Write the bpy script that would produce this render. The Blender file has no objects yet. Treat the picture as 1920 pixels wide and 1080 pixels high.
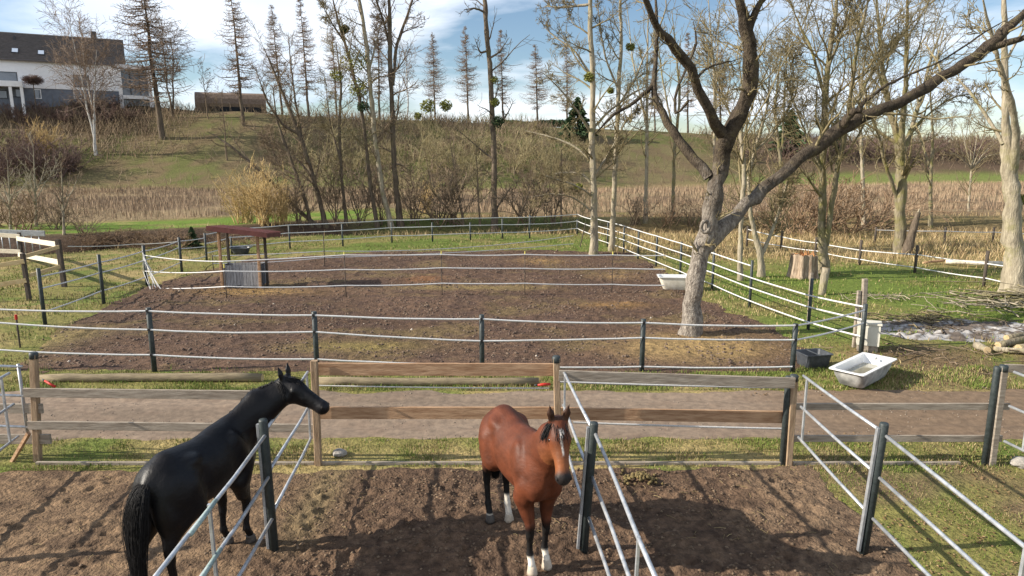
import bpy, math, random
import numpy as np
from math import radians, sin, cos, tan, atan, pi

# ------------------------------------------------------------------ camera, sky, sun, exposure
F, CX, CY, HC, PITCH = 1300.0, 960.0, 540.0, 4.8, radians(10.7)
SUN_EL, SUN_AZ = radians(27.5), radians(187.0)      # azimuth of the sun, anticlockwise from +X
scene = bpy.context.scene
C = scene.collection
cam_d = bpy.data.cameras.new('camera'); cam = bpy.data.objects.new('camera', cam_d); C.objects.link(cam)
cam.location = (0, 0, HC); cam.rotation_euler = (radians(90) - PITCH, 0, 0)
cam_d.sensor_width = 36; cam_d.lens = 36 * F / 1920; cam_d.clip_start = .1; cam_d.clip_end = 9000
scene.camera = cam
scene.render.engine = 'CYCLES'
scene.cycles.max_bounces = 6; scene.cycles.diffuse_bounces = 3; scene.cycles.transparent_max_bounces = 8
vs = scene.view_settings
vs.view_transform = 'Standard'; vs.look = 'None'; vs.gamma = 1; vs.use_curve_mapping = False; vs.exposure = 0.80

world = bpy.data.worlds.new('World'); scene.world = world; world.use_nodes = True
wn = world.node_tree; wn.nodes.clear()
def wnode(t, **k):
    n = wn.nodes.new(t)
    for a, b in k.items(): setattr(n, a, b)
    return n
sky = wnode('ShaderNodeTexSky', sky_type='NISHITA', sun_disc=False)
sky.sun_elevation = SUN_EL; sky.sun_rotation = radians(90) - SUN_AZ; sky.air_density = 1.0; sky.dust_density = .2; sky.ozone_density = 2.5
tc = wnode('ShaderNodeTexCoord')
sep = wnode('ShaderNodeSeparateXYZ'); wn.links.new(tc.outputs['Generated'], sep.inputs[0])
mz = wnode('ShaderNodeMath', operation='MAXIMUM'); wn.links.new(sep.outputs['Z'], mz.inputs[0]); mz.inputs[1].default_value = 0.0
az_ = wnode('ShaderNodeMath', operation='ADD'); wn.links.new(mz.outputs[0], az_.inputs[0]); az_.inputs[1].default_value = .16
dv = wnode('ShaderNodeVectorMath', operation='DIVIDE')
cmb = wnode('ShaderNodeCombineXYZ')
for i in range(3): wn.links.new(az_.outputs[0], cmb.inputs[i])
wn.links.new(tc.outputs['Generated'], dv.inputs[0]); wn.links.new(cmb.outputs[0], dv.inputs[1])
n1 = wnode('ShaderNodeTexNoise'); n1.inputs['Scale'].default_value = .95; n1.inputs['Detail'].default_value = 7; n1.inputs['Roughness'].default_value = .55; n1.inputs['Distortion'].default_value = .35
mp = wnode('ShaderNodeMapping'); mp.inputs['Location'].default_value = (2.3, .7, 0); mp.inputs['Scale'].default_value = (.8, 1.0, .35)
wn.links.new(dv.outputs[0], mp.inputs[0]); wn.links.new(mp.outputs[0], n1.inputs['Vector'])
cr = wnode('ShaderNodeValToRGB'); cr.color_ramp.elements[0].position = .44; cr.color_ramp.elements[1].position = .60
wn.links.new(n1.outputs['Fac'], cr.inputs[0])
n2 = wnode('ShaderNodeTexNoise'); n2.inputs['Scale'].default_value = .6; n2.inputs['Detail'].default_value = 4
wn.links.new(mp.outputs[0], n2.inputs['Vector'])
cc = wnode('ShaderNodeValToRGB'); cc.color_ramp.elements[0].position = .38; cc.color_ramp.elements[1].position = .60
cc.color_ramp.elements[0].color = (6.8, 7.8, 9.4, 1); cc.color_ramp.elements[1].color = (9.6, 9.9, 10.4, 1)
wn.links.new(n2.outputs['Fac'], cc.inputs[0])
mxs = wnode('ShaderNodeMix', data_type='RGBA')
mfac = wnode('ShaderNodeMath', operation='MULTIPLY'); wn.links.new(cr.outputs[0], mfac.inputs[0]); mfac.inputs[1].default_value = .85
wn.links.new(mfac.outputs[0], mxs.inputs[0]); wn.links.new(sky.outputs[0], mxs.inputs[6]); wn.links.new(cc.outputs[0], mxs.inputs[7])
bg = wnode('ShaderNodeBackground'); bg.inputs[1].default_value = .078
wn.links.new(mxs.outputs[2], bg.inputs[0])
wo = wnode('ShaderNodeOutputWorld'); wn.links.new(bg.outputs[0], wo.inputs[0])

sun_d = bpy.data.lights.new('sun', 'SUN'); sun_d.energy = 5.0; sun_d.angle = radians(.53); sun_d.color = (1, .91, .78)
sun = bpy.data.objects.new('sun', sun_d); C.objects.link(sun)
sun.rotation_euler = (radians(90) - SUN_EL, 0, SUN_AZ + radians(90))   # lamp's -Z points away from the sun
sun.location = (-30, -5, 30)

# ------------------------------------------------------------------ helpers: pixels, noise, meshes, materials
R_ = np.array([1., 0, 0]); U_ = np.array([0, sin(PITCH), cos(PITCH)]); W_ = np.array([0, cos(PITCH), -sin(PITCH)])
CAM = np.array([0, 0, HC])
def ray(px, py): return R_ * ((px - CX) / F) + U_ * ((CY - py) / F) + W_
def at(px, py, Y):                       # the point of a pixel's ray at distance Y
    d = ray(px, py); return CAM + d * (Y / d[1])
def zc_(p): return float(np.dot(np.asarray(p) - CAM, W_))
def pix(p):
    d = np.asarray(p) - CAM; z = np.dot(d, W_); return CX + F * np.dot(d, R_) / z, CY - F * np.dot(d, U_) / z

_h = np.random.default_rng(7).random((256, 256))
def vnoise(x, y):
    x = np.asarray(x, float); y = np.asarray(y, float)
    xi = np.floor(x).astype(int); yi = np.floor(y).astype(int); fx = x - xi; fy = y - yi
    fx = fx * fx * (3 - 2 * fx); fy = fy * fy * (3 - 2 * fy)
    a = _h[xi & 255, yi & 255]; b = _h[(xi + 1) & 255, yi & 255]; c = _h[xi & 255, (yi + 1) & 255]; d = _h[(xi + 1) & 255, (yi + 1) & 255]
    return (a * (1 - fx) + b * fx) * (1 - fy) + (c * (1 - fx) + d * fx) * fy
def fbm(x, y, o=4, g=.5):
    s = 0; a = 1; t = 0; x = np.asarray(x, float); y = np.asarray(y, float)
    for i in range(o):
        s = s + a * vnoise(x + 17.3 * i, y + 9.1 * i); t += a; a *= g
        x, y = (x * .8 - y * .6) * 2.03, (x * .6 + y * .8) * 2.03
    return s / t
def sst(a, b, x): t = np.clip((np.asarray(x, float) - a) / (b - a), 0, 1); return t * t * (3 - 2 * t)

def ditch_y(x): return np.interp(x, [-60, -38, -26, -20, -13, 0, 30, 60, 120], [30, 33, 37, 41, 46.5, 48, 49, 50, 52])
def base_y(x): return np.interp(x, [-120, 0, 60, 140], [98, 104, 118, 130])
def crest_z(x): return np.interp(x, [-200, -120, -96, -80, -66, -57, -46, -40, -26, -1, 24, 54, 94, 200], [15.5, 15.4, 15.0, 14.7, 13.8, 13.0, 12.6, 12.2, 11.4, 10.5, 9.8, 8.2, 7.9, 7.9])
def TZ(x, y):
    x = np.asarray(x, float); y = np.asarray(y, float)
    t = np.clip((y - base_y(x)) / 30.0, 0, 1); s = t * .55 + .45 * t * t * (3 - 2 * t)
    far = sst(52, 70, y)
    z = crest_z(x) * s + far * .25 + far * (fbm(x * .06, y * .06, 3) - .5) * (1.0 - .2 * t)
    z = z + sst(260, 900, y) * -6
    dd = y - ditch_y(x)
    z = z - 1.15 * np.exp(-(np.where(dd < 0, dd / 2.0, dd / 1.7)) ** 2) + .35 * np.exp(-((dd - 4.2) / 1.6) ** 2)
    z = z + (fbm(x * .35, y * .35, 2) - .5) * .10 * sst(17, 30, np.hypot(x, y))
    return z
def G(px, py):                           # where a pixel's ray meets the ground
    d = ray(px, py); t = np.linspace(3, 330, 6541)
    p = CAM[None] + d[None] * t[:, None]; below = p[:, 2] < TZ(p[:, 0], p[:, 1])
    i = int(np.argmax(below)) if below.any() else len(t) - 1
    q = p[i].copy(); q[2] = float(TZ(q[0], q[1])); return q
def topz(px, py, Y): return float(at(px, py, Y)[2])

MATS = {}
def mat(name, c1, c2=None, scale=8., rough=.85, bump=0., detail=6, spec=.3, attr=False, metal=0., c3=None, c3pos=.62, stretch=(1, 1, 1), bscale=None, obj=True, bdist=.02, transm=0., attr_mix=1.):
    if name in MATS: return MATS[name]
    m = bpy.data.materials.new(name); m.use_nodes = True; nt = m.node_tree; N = nt.nodes; L = nt.links
    b = N['Principled BSDF']; b.inputs['Roughness'].default_value = rough; b.inputs['Metallic'].default_value = metal
    b.inputs['Specular IOR Level'].default_value = spec
    t = N.new('ShaderNodeTexCoord'); mpn = N.new('ShaderNodeMapping'); mpn.inputs['Scale'].default_value = stretch
    L.new(t.outputs['Object'], mpn.inputs[0])
    nz = N.new('ShaderNodeTexNoise'); nz.inputs['Scale'].default_value = scale; nz.inputs['Detail'].default_value = detail; nz.inputs['Roughness'].default_value = .6
    L.new(mpn.outputs[0], nz.inputs['Vector'])
    r = N.new('ShaderNodeValToRGB'); e = r.color_ramp.elements
    e[0].position = .34; e[1].position = .66
    e[0].color = (*c1, 1); e[1].color = (*(c2 or c1), 1)
    if c3: x = e.new(c3pos); x.color = (*c3, 1); e[1].position = .5
    L.new(nz.outputs['Fac'], r.inputs[0])
    out = r.outputs[0]
    if attr:
        a = N.new('ShaderNodeVertexColor'); a.layer_name = 'Col'
        mx = N.new('ShaderNodeMix'); mx.data_type = 'RGBA'; mx.blend_type = 'MULTIPLY'; mx.inputs[0].default_value = attr_mix
        L.new(a.outputs[0], mx.inputs[6]); L.new(out, mx.inputs[7]); out = mx.outputs[2]
    L.new(out, b.inputs['Base Color'])
    if transm: b.inputs['Transmission Weight'].default_value = transm
    if bump:
        nb = N.new('ShaderNodeTexNoise'); nb.inputs['Scale'].default_value = bscale or scale * 2; nb.inputs['Detail'].default_value = 5
        L.new(mpn.outputs[0], nb.inputs['Vector'])
        bp = N.new('ShaderNodeBump'); bp.inputs['Strength'].default_value = bump; bp.inputs['Distance'].default_value = bdist
        L.new(nb.outputs['Fac'], bp.inputs['Height']); L.new(bp.outputs[0], b.inputs['Normal'])
    MATS[name] = m; return m

def mesh(name, V, Fc, mt, smooth=True, col=None):
    me = bpy.data.meshes.new(name); V = np.asarray(V, np.float32)
    if isinstance(Fc, np.ndarray):
        k = Fc.shape[1]; me.vertices.add(len(V)); me.vertices.foreach_set('co', V.ravel())
        me.loops.add(Fc.size); me.loops.foreach_set('vertex_index', Fc.astype(np.int32).ravel())
        me.polygons.add(len(Fc)); me.polygons.foreach_set('loop_start', np.arange(0, Fc.size, k, dtype=np.int32))
        me.update(calc_edges=True)
    else:
        me.from_pydata([tuple(map(float, v)) for v in V], [], Fc); me.update()
    if smooth: me.polygons.foreach_set('use_smooth', np.ones(len(me.polygons), bool))
    if mt: me.materials.append(mt)
    if col is not None:
        a = me.color_attributes.new('Col', 'FLOAT_COLOR', 'POINT'); cc_ = np.ones((len(V), 4), np.float32); cc_[:, :3] = col
        a.data.foreach_set('color', cc_.ravel())
    return me
def tag(o, label=None, cat=None, group=None, kind=None):
    for k, v in (('label', label), ('category', cat), ('group', group), ('kind', kind)):
        if v: o[k] = v
    return o
def thing(name, label, cat, loc=(0, 0, 0), group=None):
    o = bpy.data.objects.new(name, None); o.empty_display_size = .2; o.location = [float(v) for v in loc]; C.objects.link(o)
    return tag(o, label, cat, group)
def link(name, me, parent=None, loc=None):
    o = bpy.data.objects.new(name, me); C.objects.link(o)
    if parent is not None: o.parent = parent
    if loc is not None: o.location = [float(v) for v in loc]
    return o
def wpart(name, V, Fc, mt, parent, smooth=True, col=None, origin=None):   # vertices in world coordinates, hung on a top-level empty
    off = np.array(parent.location) if parent is not None else np.zeros(3)
    if parent is not None and parent.parent is not None: off = off + np.array(parent.parent.location)
    return link(name, mesh(name, np.asarray(V) - off, Fc, mt, smooth, col), parent)

class MB:                                # collects boxes, bars and tubes for one part
    def __init__(s): s.v = []; s.f = []
    def add(s, v, f):
        n = len(s.v); s.v += [tuple(map(float, a)) for a in v]; s.f += [tuple(int(i) + n for i in q) for q in f]; return s
    def beam(s, a, b, w, h, up=(0, 0, 1), bev=.12):   # bevelled rectangular bar from a to b
        a = np.asarray(a, float); b = np.asarray(b, float); d = b - a; d = d / np.linalg.norm(d)
        sd = np.cross(d, up); sd = sd / np.linalg.norm(sd); u = np.cross(sd, d); k = bev * min(w, h)
        pr = [(-w/2+k, -h/2), (w/2-k, -h/2), (w/2, -h/2+k), (w/2, h/2-k), (w/2-k, h/2), (-w/2+k, h/2), (-w/2, h/2-k), (-w/2, -h/2+k)]
        v = [p + sd * x + u * y for p in (a, b) for x, y in pr]
        f = [(i, (i+1) % 8, 8+(i+1) % 8, 8+i) for i in range(8)] + [tuple(range(7, -1, -1)), tuple(range(8, 16))]
        return s.add(v, f)
    def tube(s, pts, rad, n=8, cap=True):
        P = np.asarray(pts, float); R = np.broadcast_to(np.asarray(rad, float), (len(P),))
        V, Q = tubes(P[None], R[None], n); K = len(P)
        f = [tuple(q) for q in Q]
        if cap: f += [tuple(range(n - 1, -1, -1)), tuple(range((K-1)*n, K*n))]
        return s.add(V, f)
    def box(s, lo, hi, bev=.0):
        x0, y0, z0 = lo; x1, y1, z1 = hi
        return s.add([(x0,y0,z0),(x1,y0,z0),(x1,y1,z0),(x0,y1,z0),(x0,y0,z1),(x1,y0,z1),(x1,y1,z1),(x0,y1,z1)],
                     [(3,2,1,0),(4,5,6,7),(0,1,5,4),(1,2,6,5),(2,3,7,6),(3,0,4,7)])
    def build(s, name, mt, parent, smooth=False):
        return wpart(name, s.v, s.f, mt, parent, smooth)

def tubes(P, R, S=4):
    P = np.asarray(P, float); N, K, _ = P.shape
    T = np.gradient(P, axis=1); T /= np.linalg.norm(T, axis=2, keepdims=True) + 1e-9
    m = T.mean(1); ax = np.where(np.abs(m[:, 2:3]) > .8 * np.linalg.norm(m, axis=1, keepdims=True), np.array([[1., 0, 0]]), np.array([[0, 0, 1.]]))
    ref = np.cross(m, ax); ref = ref[:, None, :] - (ref[:, None, :] * T).sum(2, keepdims=True) * T
    ref /= np.linalg.norm(ref, axis=2, keepdims=True) + 1e-9
    b = np.cross(T, ref); a = np.arange(S) * 2 * pi / S
    V = P[:, :, None, :] + R[:, :, None, None] * (ref[:, :, None, :] * np.cos(a)[None, None, :, None] + b[:, :, None, :] * np.sin(a)[None, None, :, None])
    i = np.arange(N * K * S).reshape(N, K, S); j = np.roll(i, -1, axis=2)
    Q = np.stack([i[:, :-1], j[:, :-1], j[:, 1:], i[:, 1:]], -1).reshape(-1, 4)
    return V.reshape(-1, 3), Q
def merge(parts):
    V = []; Q = []; n = 0
    for v, q in parts: V.append(v); Q.append(q + n); n += len(v)
    return np.concatenate(V), np.concatenate(Q)
def inpoly(x, y, poly):                  # signed distance to a polygon, positive inside
    poly = np.asarray(poly, float); d = np.full(np.shape(x), 1e9); ins = np.zeros(np.shape(x), bool)
    for i in range(len(poly)):
        a = poly[i]; b = poly[(i + 1) % len(poly)]; e = b - a
        t = np.clip(((x - a[0]) * e[0] + (y - a[1]) * e[1]) / (e @ e), 0, 1)
        d = np.minimum(d, np.hypot(x - a[0] - t * e[0], y - a[1] - t * e[1]))
        c = ((a[1] > y) != (b[1] > y)) & (x < (b[0] - a[0]) * (y - a[1]) / (b[1] - a[1] + 1e-12) + a[0]); ins ^= c
    return np.where(ins, d, -d)
def grid(xs, ys):
    X, Y = np.meshgrid(xs, ys); ny, nx = X.shape; i = np.arange(nx * ny).reshape(ny, nx)
    Q = np.stack([i[:-1, :-1], i[:-1, 1:], i[1:, 1:], i[1:, :-1]], -1).reshape(-1, 4)
    return X.ravel(), Y.ravel(), Q
# ------------------------------------------------------------------ the setting: ground, soil sheets, track, grass
rng = np.random.default_rng(11)
def axis(parts):
    out = []
    for a, b, s in parts: out.append(np.arange(a, b, s))
    return np.unique(np.concatenate(out))
gx = axis([(-3000, -300, 150), (-300, -110, 10), (-110, -30, 1.2), (-30, 30, .3), (30, 130, 1.2), (130, 300, 10), (300, 3001, 150)])
gy = axis([(-400, -20, 20), (-20, 2, 1), (2, 50, .3), (50, 60, .5), (60, 150, 1.1), (150, 300, 8), (300, 4001, 150)])
X, Y, Q = grid(gx, gy)
def poly(px): return np.array([G(a, b)[:2] for a, b in px])
PADDOCK = poly([(40, 694), (60, 645), (150, 600), (235, 560), (275, 537), (400, 505), (470, 486), (700, 472), (1000, 469), (1185, 474), (1240, 505), (1300, 553), (1440, 612), (1505, 640), (1500, 690), (1480, 698), (600, 700)])
TRACK = np.array([(-60, 11.35), (-7, 11.3), (0, 11.35), (7, 11.35), (60, 11.6), (60, 14.0), (12, 13.95), (7, 13.85), (0, 13.8), (-7, 13.75), (-60, 13.9)])
PEN = np.array([(-14, 2), (5.15, 2), (5.0, 7.0), (4.75, 9.4), (4.65, 10.18), (-2.95, 10.18), (-3.3, 10.05), (-14, 10.05)])
dark_soil = np.array([.095, .066, .050]); green = np.array([.105, .150, .032]); dry = np.array([.30, .235, .11]); olive = np.array([.185, .172, .06]); brown = np.array([.14, .10, .062])
def ground_color(x, y):
    n = fbm(x * .5, y * .5, 4)[:, None]; n2 = fbm(x * .12 + 40, y * .12, 3)[:, None]; n3 = fbm(x * 1.7 + 9, y * 1.7 + 3, 3)[:, None]
    def mixc(a, b, t): return a * (1 - t) + b * t
    c = mixc(olive, dry, sst(.42, .68, n)); c = mixc(c, green, sst(.50, .72, n3) * .75)
    x_ = x[:, None]; y_ = y[:, None]
    # lush strip on the right, inside the outer fence
    lush = sst(6.5, 8.5, x_) * sst(16.8, 19, y_) * (1 - sst(29.5, 33.5, y_ + .25 * (x_ - 12)))
    c = mixc(c, mixc(green * 1.15, olive, sst(.45, .75, n)), lush * .9)
    litter = sst(7.5, 9.5, x_) * (1 - sst(16.8, 19.5, y_)) * sst(13.5, 14.5, y_)
    c = mixc(c, brown, litter * sst(.40, .58, n) * .85)
    # yard right of the pens
    yard = sst(4.4, 5.2, x_) * (1 - sst(10.5, 11.2, y_))
    c = mixc(c, mixc(mixc(olive, green, sst(.5, .7, n3)), brown * 1.15, sst(.44, .60, n)), yard * .95)
    # dry grass behind the outer fences, dead leaves along the ditch
    far = sst(31, 36, y_ + .25 * (x_ - 12)) * sst(4, 8, x_)
    c = mixc(c, mixc(dry, olive, sst(.5, .8, n)), far)
    fp = sst(33, 37, y_) * (1 - sst(4, 8, x_)) * sst(-13, -10, x_)
    c = mixc(c, mixc(green * 1.1, olive, sst(.45, .65, n)), fp * .85)
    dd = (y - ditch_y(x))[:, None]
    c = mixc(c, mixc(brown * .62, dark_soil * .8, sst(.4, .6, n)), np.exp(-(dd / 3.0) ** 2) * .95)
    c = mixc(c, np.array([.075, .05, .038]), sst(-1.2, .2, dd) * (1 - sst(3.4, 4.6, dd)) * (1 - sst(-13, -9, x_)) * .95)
    strip = sst(4.0, 5.5, dd) * (1 - sst(15, 17, dd)) * (1 - sst(-14, -6, x_))
    c = mixc(c, mixc(np.array([.13, .20, .035]), dry, sst(.55, .72, n) * .6), strip)
    strip2 = sst(3.5, 5, dd) * (1 - sst(12, 30, dd)) * sst(-14, -6, x_)
    c = mixc(c, mixc(np.array([.19, .135, .08]), olive, sst(.5, .62, n2) * .7), strip2)
    # reed meadow and the slope
    bd = (base_y(x) - y)[:, None]
    reed = sst(11.5, 14, dd - 5 * (1 - sst(-14, -6, x_))) * (1 - sst(-2, 2, -bd))
    c = mixc(c, mixc(np.array([.25, .19, .115]), np.array([.16, .115, .075]), sst(.42, .62, n2)), reed)
    sl = sst(-2, 3, -bd)
    slope = mixc(mixc(np.array([.165, .14, .072]), np.array([.115, .122, .045]), sst(.4, .6, n2)), np.array([.155, .115, .07]), sst(.44, .60, n) * .85)
    slope = mixc(slope, np.array([.11, .075, .055]), sst(36, 46, x_) * (1 - sst(0, 9, -bd)) * 0 + sst(38, 48, x_) * sst(6, 10, -bd) * .85)
    slope = mixc(slope, np.array([.17, .21, .06]), sst(30, 44, x_) * (1 - sst(5, 8, -bd)) * .8)
    slope = mixc(slope, np.array([.095, .066, .046]), (1 - sst(-66, -54, x_)) * sst(14, 22, -bd) * .85)
    c = mixc(c, slope, sl)
    return np.clip(c, .01, .6)
Zg = TZ(X, Y); sd_p = inpoly(X, Y, PADDOCK); sd_t = inpoly(X, Y, TRACK); sd_n = inpoly(X, Y, PEN)
Zs = Zg - .10 * np.maximum(np.maximum(sst(.2, .6, sd_p), sst(.15, .5, sd_t)), sst(.15, .5, sd_n))
M_GROUND = mat('ground_turf', (.62, .62, .6), (1.25, 1.22, 1.15), scale=5.5, rough=.95, bump=.9, bscale=16, bdist=.05, attr=True, spec=.1, detail=9)
g = link('ground', mesh('ground', np.stack([X, Y, Zs], 1), Q, M_GROUND, True, ground_color(X, Y))); tag(g, 'winter grass and dead leaves round the paddock and up the slope', 'ground', kind='structure')

def soil(name, x0, x1, y0, y1, s, sd_of, amp, edge, mt, colf, lab, lift=.012):
    xs = np.arange(x0, x1, s); ys = np.arange(y0, y1, s); X, Y, Q = grid(xs, ys)
    e = sd_of(X, Y) + (fbm(X * 1.6, Y * 1.6, 4) - .5) * edge * 2.0
    a = amp(X, Y)
    Z = TZ(X, Y) + lift + a * sst(-.1, .5, e) - .16 * (1 - sst(-.28, .08, e))
    keep = (e > -.5)[Q].any(1); Q = Q[keep]
    used = np.unique(Q); mp_ = np.zeros(len(X), int); mp_[used] = np.arange(len(used))
    V = np.stack([X, Y, Z], 1)[used]
    o = link(name, mesh(name, V, mp_[Q], mt, True, colf(V[:, 0], V[:, 1], a[used])))
    return tag(o, lab, 'ground', kind='structure')
def clods(x, y, f, sharp=1.6):
    n = fbm(x * f, y * f, 4, .55); r = 1 - np.abs(2 * fbm(x * f * .6 + 31, y * f * .6 + 7, 3) - 1)
    return np.clip(n - .38, 0, 1) ** 1.15 * sharp - .35 * np.clip(r - .86, 0, 1) * 3
M_SOIL = mat('churned_soil', (.55, .55, .56), (1.4, 1.36, 1.3), scale=9, rough=.93, bump=1.0, bscale=26, bdist=.04, attr=True, spec=.12, detail=10)
M_SAND = mat('packed_track', (.75, .75, .76), (1.2, 1.18, 1.15), scale=7, rough=.95, bump=.5, bscale=30, bdist=.012, attr=True, spec=.1, detail=9)
def pad_col(x, y, a):
    n = fbm(x * .55, y * .75, 4)[:, None]; n2 = fbm(x * 2.2 + 5, y * 2.9, 3)[:, None]; n4 = fbm(x * .28 + 50, y * .5 + 20, 3)[:, None]
    c = np.array([.108, .070, .049]) * (1 + .25 * (n4 - .5) * 2)
    c = c + (np.array([.175, .135, .062]) - c) * sst(.54, .76, n) * .5
    c = c + (np.array([.085, .056, .046]) - c) * sst(.50, .68, n2) * .6
    for (px, py, rx, ry, col) in SPOTS:
        q = G(px, py); w = np.exp(-((x - q[0]) / rx) ** 2 - ((y - q[1]) / ry) ** 2)[:, None] * (.55 + .9 * n2)
        c = c + (np.array(col) - c) * np.clip(w, 0, .95)
    return c
SPOTS = [(1318, 650, 1.7, 1.1, (.32, .225, .10)), (1250, 655, 1.3, .8, (.27, .19, .09)), (1150, 573, 1.1, .5, (.23, .14, .06)), (1013, 491, 1.1, .8, (.24, .155, .07)), (795, 525, .7, .6, (.19, .10, .05)), (1155, 519, .9, .7, (.24, .16, .08)),
         (470, 548, 2.2, .7, (.26, .17, .075)), (680, 650, 1.6, .6, (.19, .15, .06)), (860, 540, 2.5, .5, (.2, .15, .07)), (60, 640, 1.2, 1.4, (.2, .16, .07))]
def pad_amp(x, y):
    return clods(x, y * 1.25, 3.1) * .095 + (fbm(x * .5, y * .5, 2) - .5) * .10
soil('paddock_soil', -14.5, 9, 14.6, 38, .055, lambda x, y: inpoly(x, y, PADDOCK), pad_amp, .5, M_SOIL, pad_col, 'churned dark brown soil of the tape fenced paddock')
_dents = [(float(a), float(b), float(c)) for a, b, c in zip(rng.uniform(-7, 5, 420), rng.uniform(4.6, 10, 420), rng.uniform(.04, .10, 420))]
def dents(x, y):
    z = np.zeros(len(x)); cell = {}
    o = np.argsort(y); ys = y[o]
    for a, b, r in _dents:
        i0, i1 = np.searchsorted(ys, [b - 3 * r, b + 3 * r]); k = o[i0:i1]; k = k[np.abs(x[k] - a) < 3 * r]; q = ((x[k] - a) ** 2 + (y[k] - b) ** 2) / r ** 2; z[k] += -.022 * np.exp(-q * q) + .012 * np.exp(-(np.sqrt(q) - 1.5) ** 2 * 6)
    return z
def pen_amp(x, y):
    return dents(x, y) + clods(x, y, 6.6) * .075 * (.55 + .6 * sst(-3.4, -2.8, x)) + (fbm(x * .9, y * .9, 2) - .5) * .07
def pen_col(x, y, a):
    n = fbm(x * 1.3, y * 1.3, 4)[:, None]; n2 = fbm(x * 4, y * 4, 3)[:, None]; x_ = x[:, None]; y_ = y[:, None]
    c = np.array([.118, .078, .052]) * np.ones((len(x), 3))
    sandy = 1 - sst(-3.3, -2.7, x_ + (n - .5) * .8)
    c = c + (np.array([.195, .133, .082]) - c) * sandy * .85
    c = c + (np.array([.185, .13, .085]) - c) * sst(2.6, 4.4, x_ + (n - .5) * 2) * .85
    c = c + (np.array([.062, .041, .030]) - c) * sst(.44, .64, n2) * .55
    strip = np.exp(-((x_ + 2.75) / .28) ** 2) * sst(7.4, 8.6, y_)
    c = c + (np.array([.21, .165, .09]) - c) * strip * .6
    return c
soil('pen_soil', -13, 5.7, 4.2, 10.6, .032, lambda x, y: inpoly(x, y, PEN), pen_amp, .22, M_SOIL, pen_col, 'trampled brown soil inside the pipe fenced horse pens')
def trk_amp(x, y):
    return (fbm(x * .25, y * 2.2, 3) - .5) * .08 - .035 * (np.exp(-((y - 12.0 - .1 * np.sin(x * .4)) / .16) ** 2) + np.exp(-((y - 13.3 - .1 * np.sin(x * .4)) / .16) ** 2)) + (fbm(x * 4, y * 4, 3) - .5) * .018
def trk_col(x, y, a):
    n = fbm(x * .35, y * 1.6, 4)[:, None]; n2 = fbm(x * 2.5, y * 4, 3)[:, None]; x_ = x[:, None]
    c = np.array([.215, .166, .125]) * (1 + (n - .5) * .55); c = c + (np.array([.20, .148, .11]) - c) * sst(.52, .7, n2) * .6
    c = c + (np.array([.165, .115, .075]) - c) * sst(3.5, 7, x_) * .75
    return c
soil('dirt_track', -24, 24, 10.9, 14.5, .07, lambda x, y: inpoly(x, y, TRACK), trk_amp, .25, M_SAND, trk_col, 'pale brown dirt track between pens and paddock')

# blades: each a bent two-triangle strip; density decided by a weight in the plane
def blades(name, x, y, h, w, cols, lab, cat, mt, lean=.5, zoff=0.):
    n = len(x); z = TZ(x, y) - .02 + zoff; a = rng.random(n) * 2 * pi; l = h * lean * (rng.random(n) * .8 + .2); b = rng.random(n) * 2 * pi
    dx, dy = np.cos(a) * w / 2, np.sin(a) * w / 2
    v0 = np.stack([x - dx, y - dy, z], 1); v1 = np.stack([x + dx, y + dy, z], 1)
    m = np.stack([x + np.cos(b) * l * .35, y + np.sin(b) * l * .35, z + h * .6], 1)
    t = np.stack([x + np.cos(b) * l, y + np.sin(b) * l, z + h], 1)
    dm = np.stack([dx * .7, dy * .7, 0 * dx], 1)
    V = np.stack([v0, v1, m + dm, m - dm, t], 1).reshape(-1, 3); i = np.arange(n) * 5
    T = np.concatenate([np.stack([i, i + 1, i + 2], 1), np.stack([i, i + 2, i + 3], 1), np.stack([i + 3, i + 2, i + 4], 1)])
    o = link(name, mesh(name, V, T, mt, False, np.repeat(cols, 5, 0))); return tag(o, lab, cat, kind='stuff')
M_BLADE = mat('grass_blades', (.8, .8, .8), (1.2, 1.2, 1.2), scale=3, rough=.8, attr=True, spec=.15)
def scatter(n, x0, x1, y0, y1, wf):
    x = rng.uniform(x0, x1, n); y = rng.uniform(y0, y1, n); k = rng.random(n) < wf(x, y); return x[k], y[k]
def gcols(n, gfrac, br=1.):
    t = rng.random(n)[:, None]; k = (rng.random(n) < gfrac)[:, None]
    gr = np.array([.085, .138, .024]) * (1 - t) + np.array([.19, .225, .058]) * t; dr = np.array([.20, .155, .07]) * (1 - t) + np.array([.40, .32, .17]) * t
    return np.where(k, gr, dr) * br
def pd(x, y): return np.maximum(np.maximum(inpoly(x, y, PADDOCK), inpoly(x, y, TRACK)), inpoly(x, y, PEN))
# verges beside the track and in the yard
def wv(x, y):
    c = fbm(x * 1.4 + 3, y * 2.2, 3); return np.where(pd(x, y) < -.02, .12 + .88 * sst(.42, .6, c), 0)
x, y = scatter(60000, -9.5, 10, 10.0, 11.6, wv); f = sst(.45, .62, fbm(x * .8 + 7, y * 1.5, 3))
blades('verge_grass', x, y, rng.uniform(.025, .09, len(x)), .012, gcols(len(x), .35 + .5 * f), 'low green and straw grass between the pens and track', 'grass', M_BLADE)
x, y = scatter(60000, -11, 11, 13.6, 15.6, wv); f = sst(.4, .6, fbm(x * .8 + 7, y * 1.5, 3))
blades('edge_grass', x, y, rng.uniform(.03, .12, len(x)), .014, gcols(len(x), .45 + .5 * f), 'tufty green grass along the far edge of the track', 'grass', M_BLADE)
x, y = scatter(90000, 4.6, 11, 4.6, 10.2, lambda x, y: np.where(pd(x, y) < .1, .06 + .8 * sst(.46, .64, fbm(x * 1.1, y * 1.1, 4)), 0)); f = sst(.4, .6, fbm(x * .9 + 17, y * .9, 3))
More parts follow.
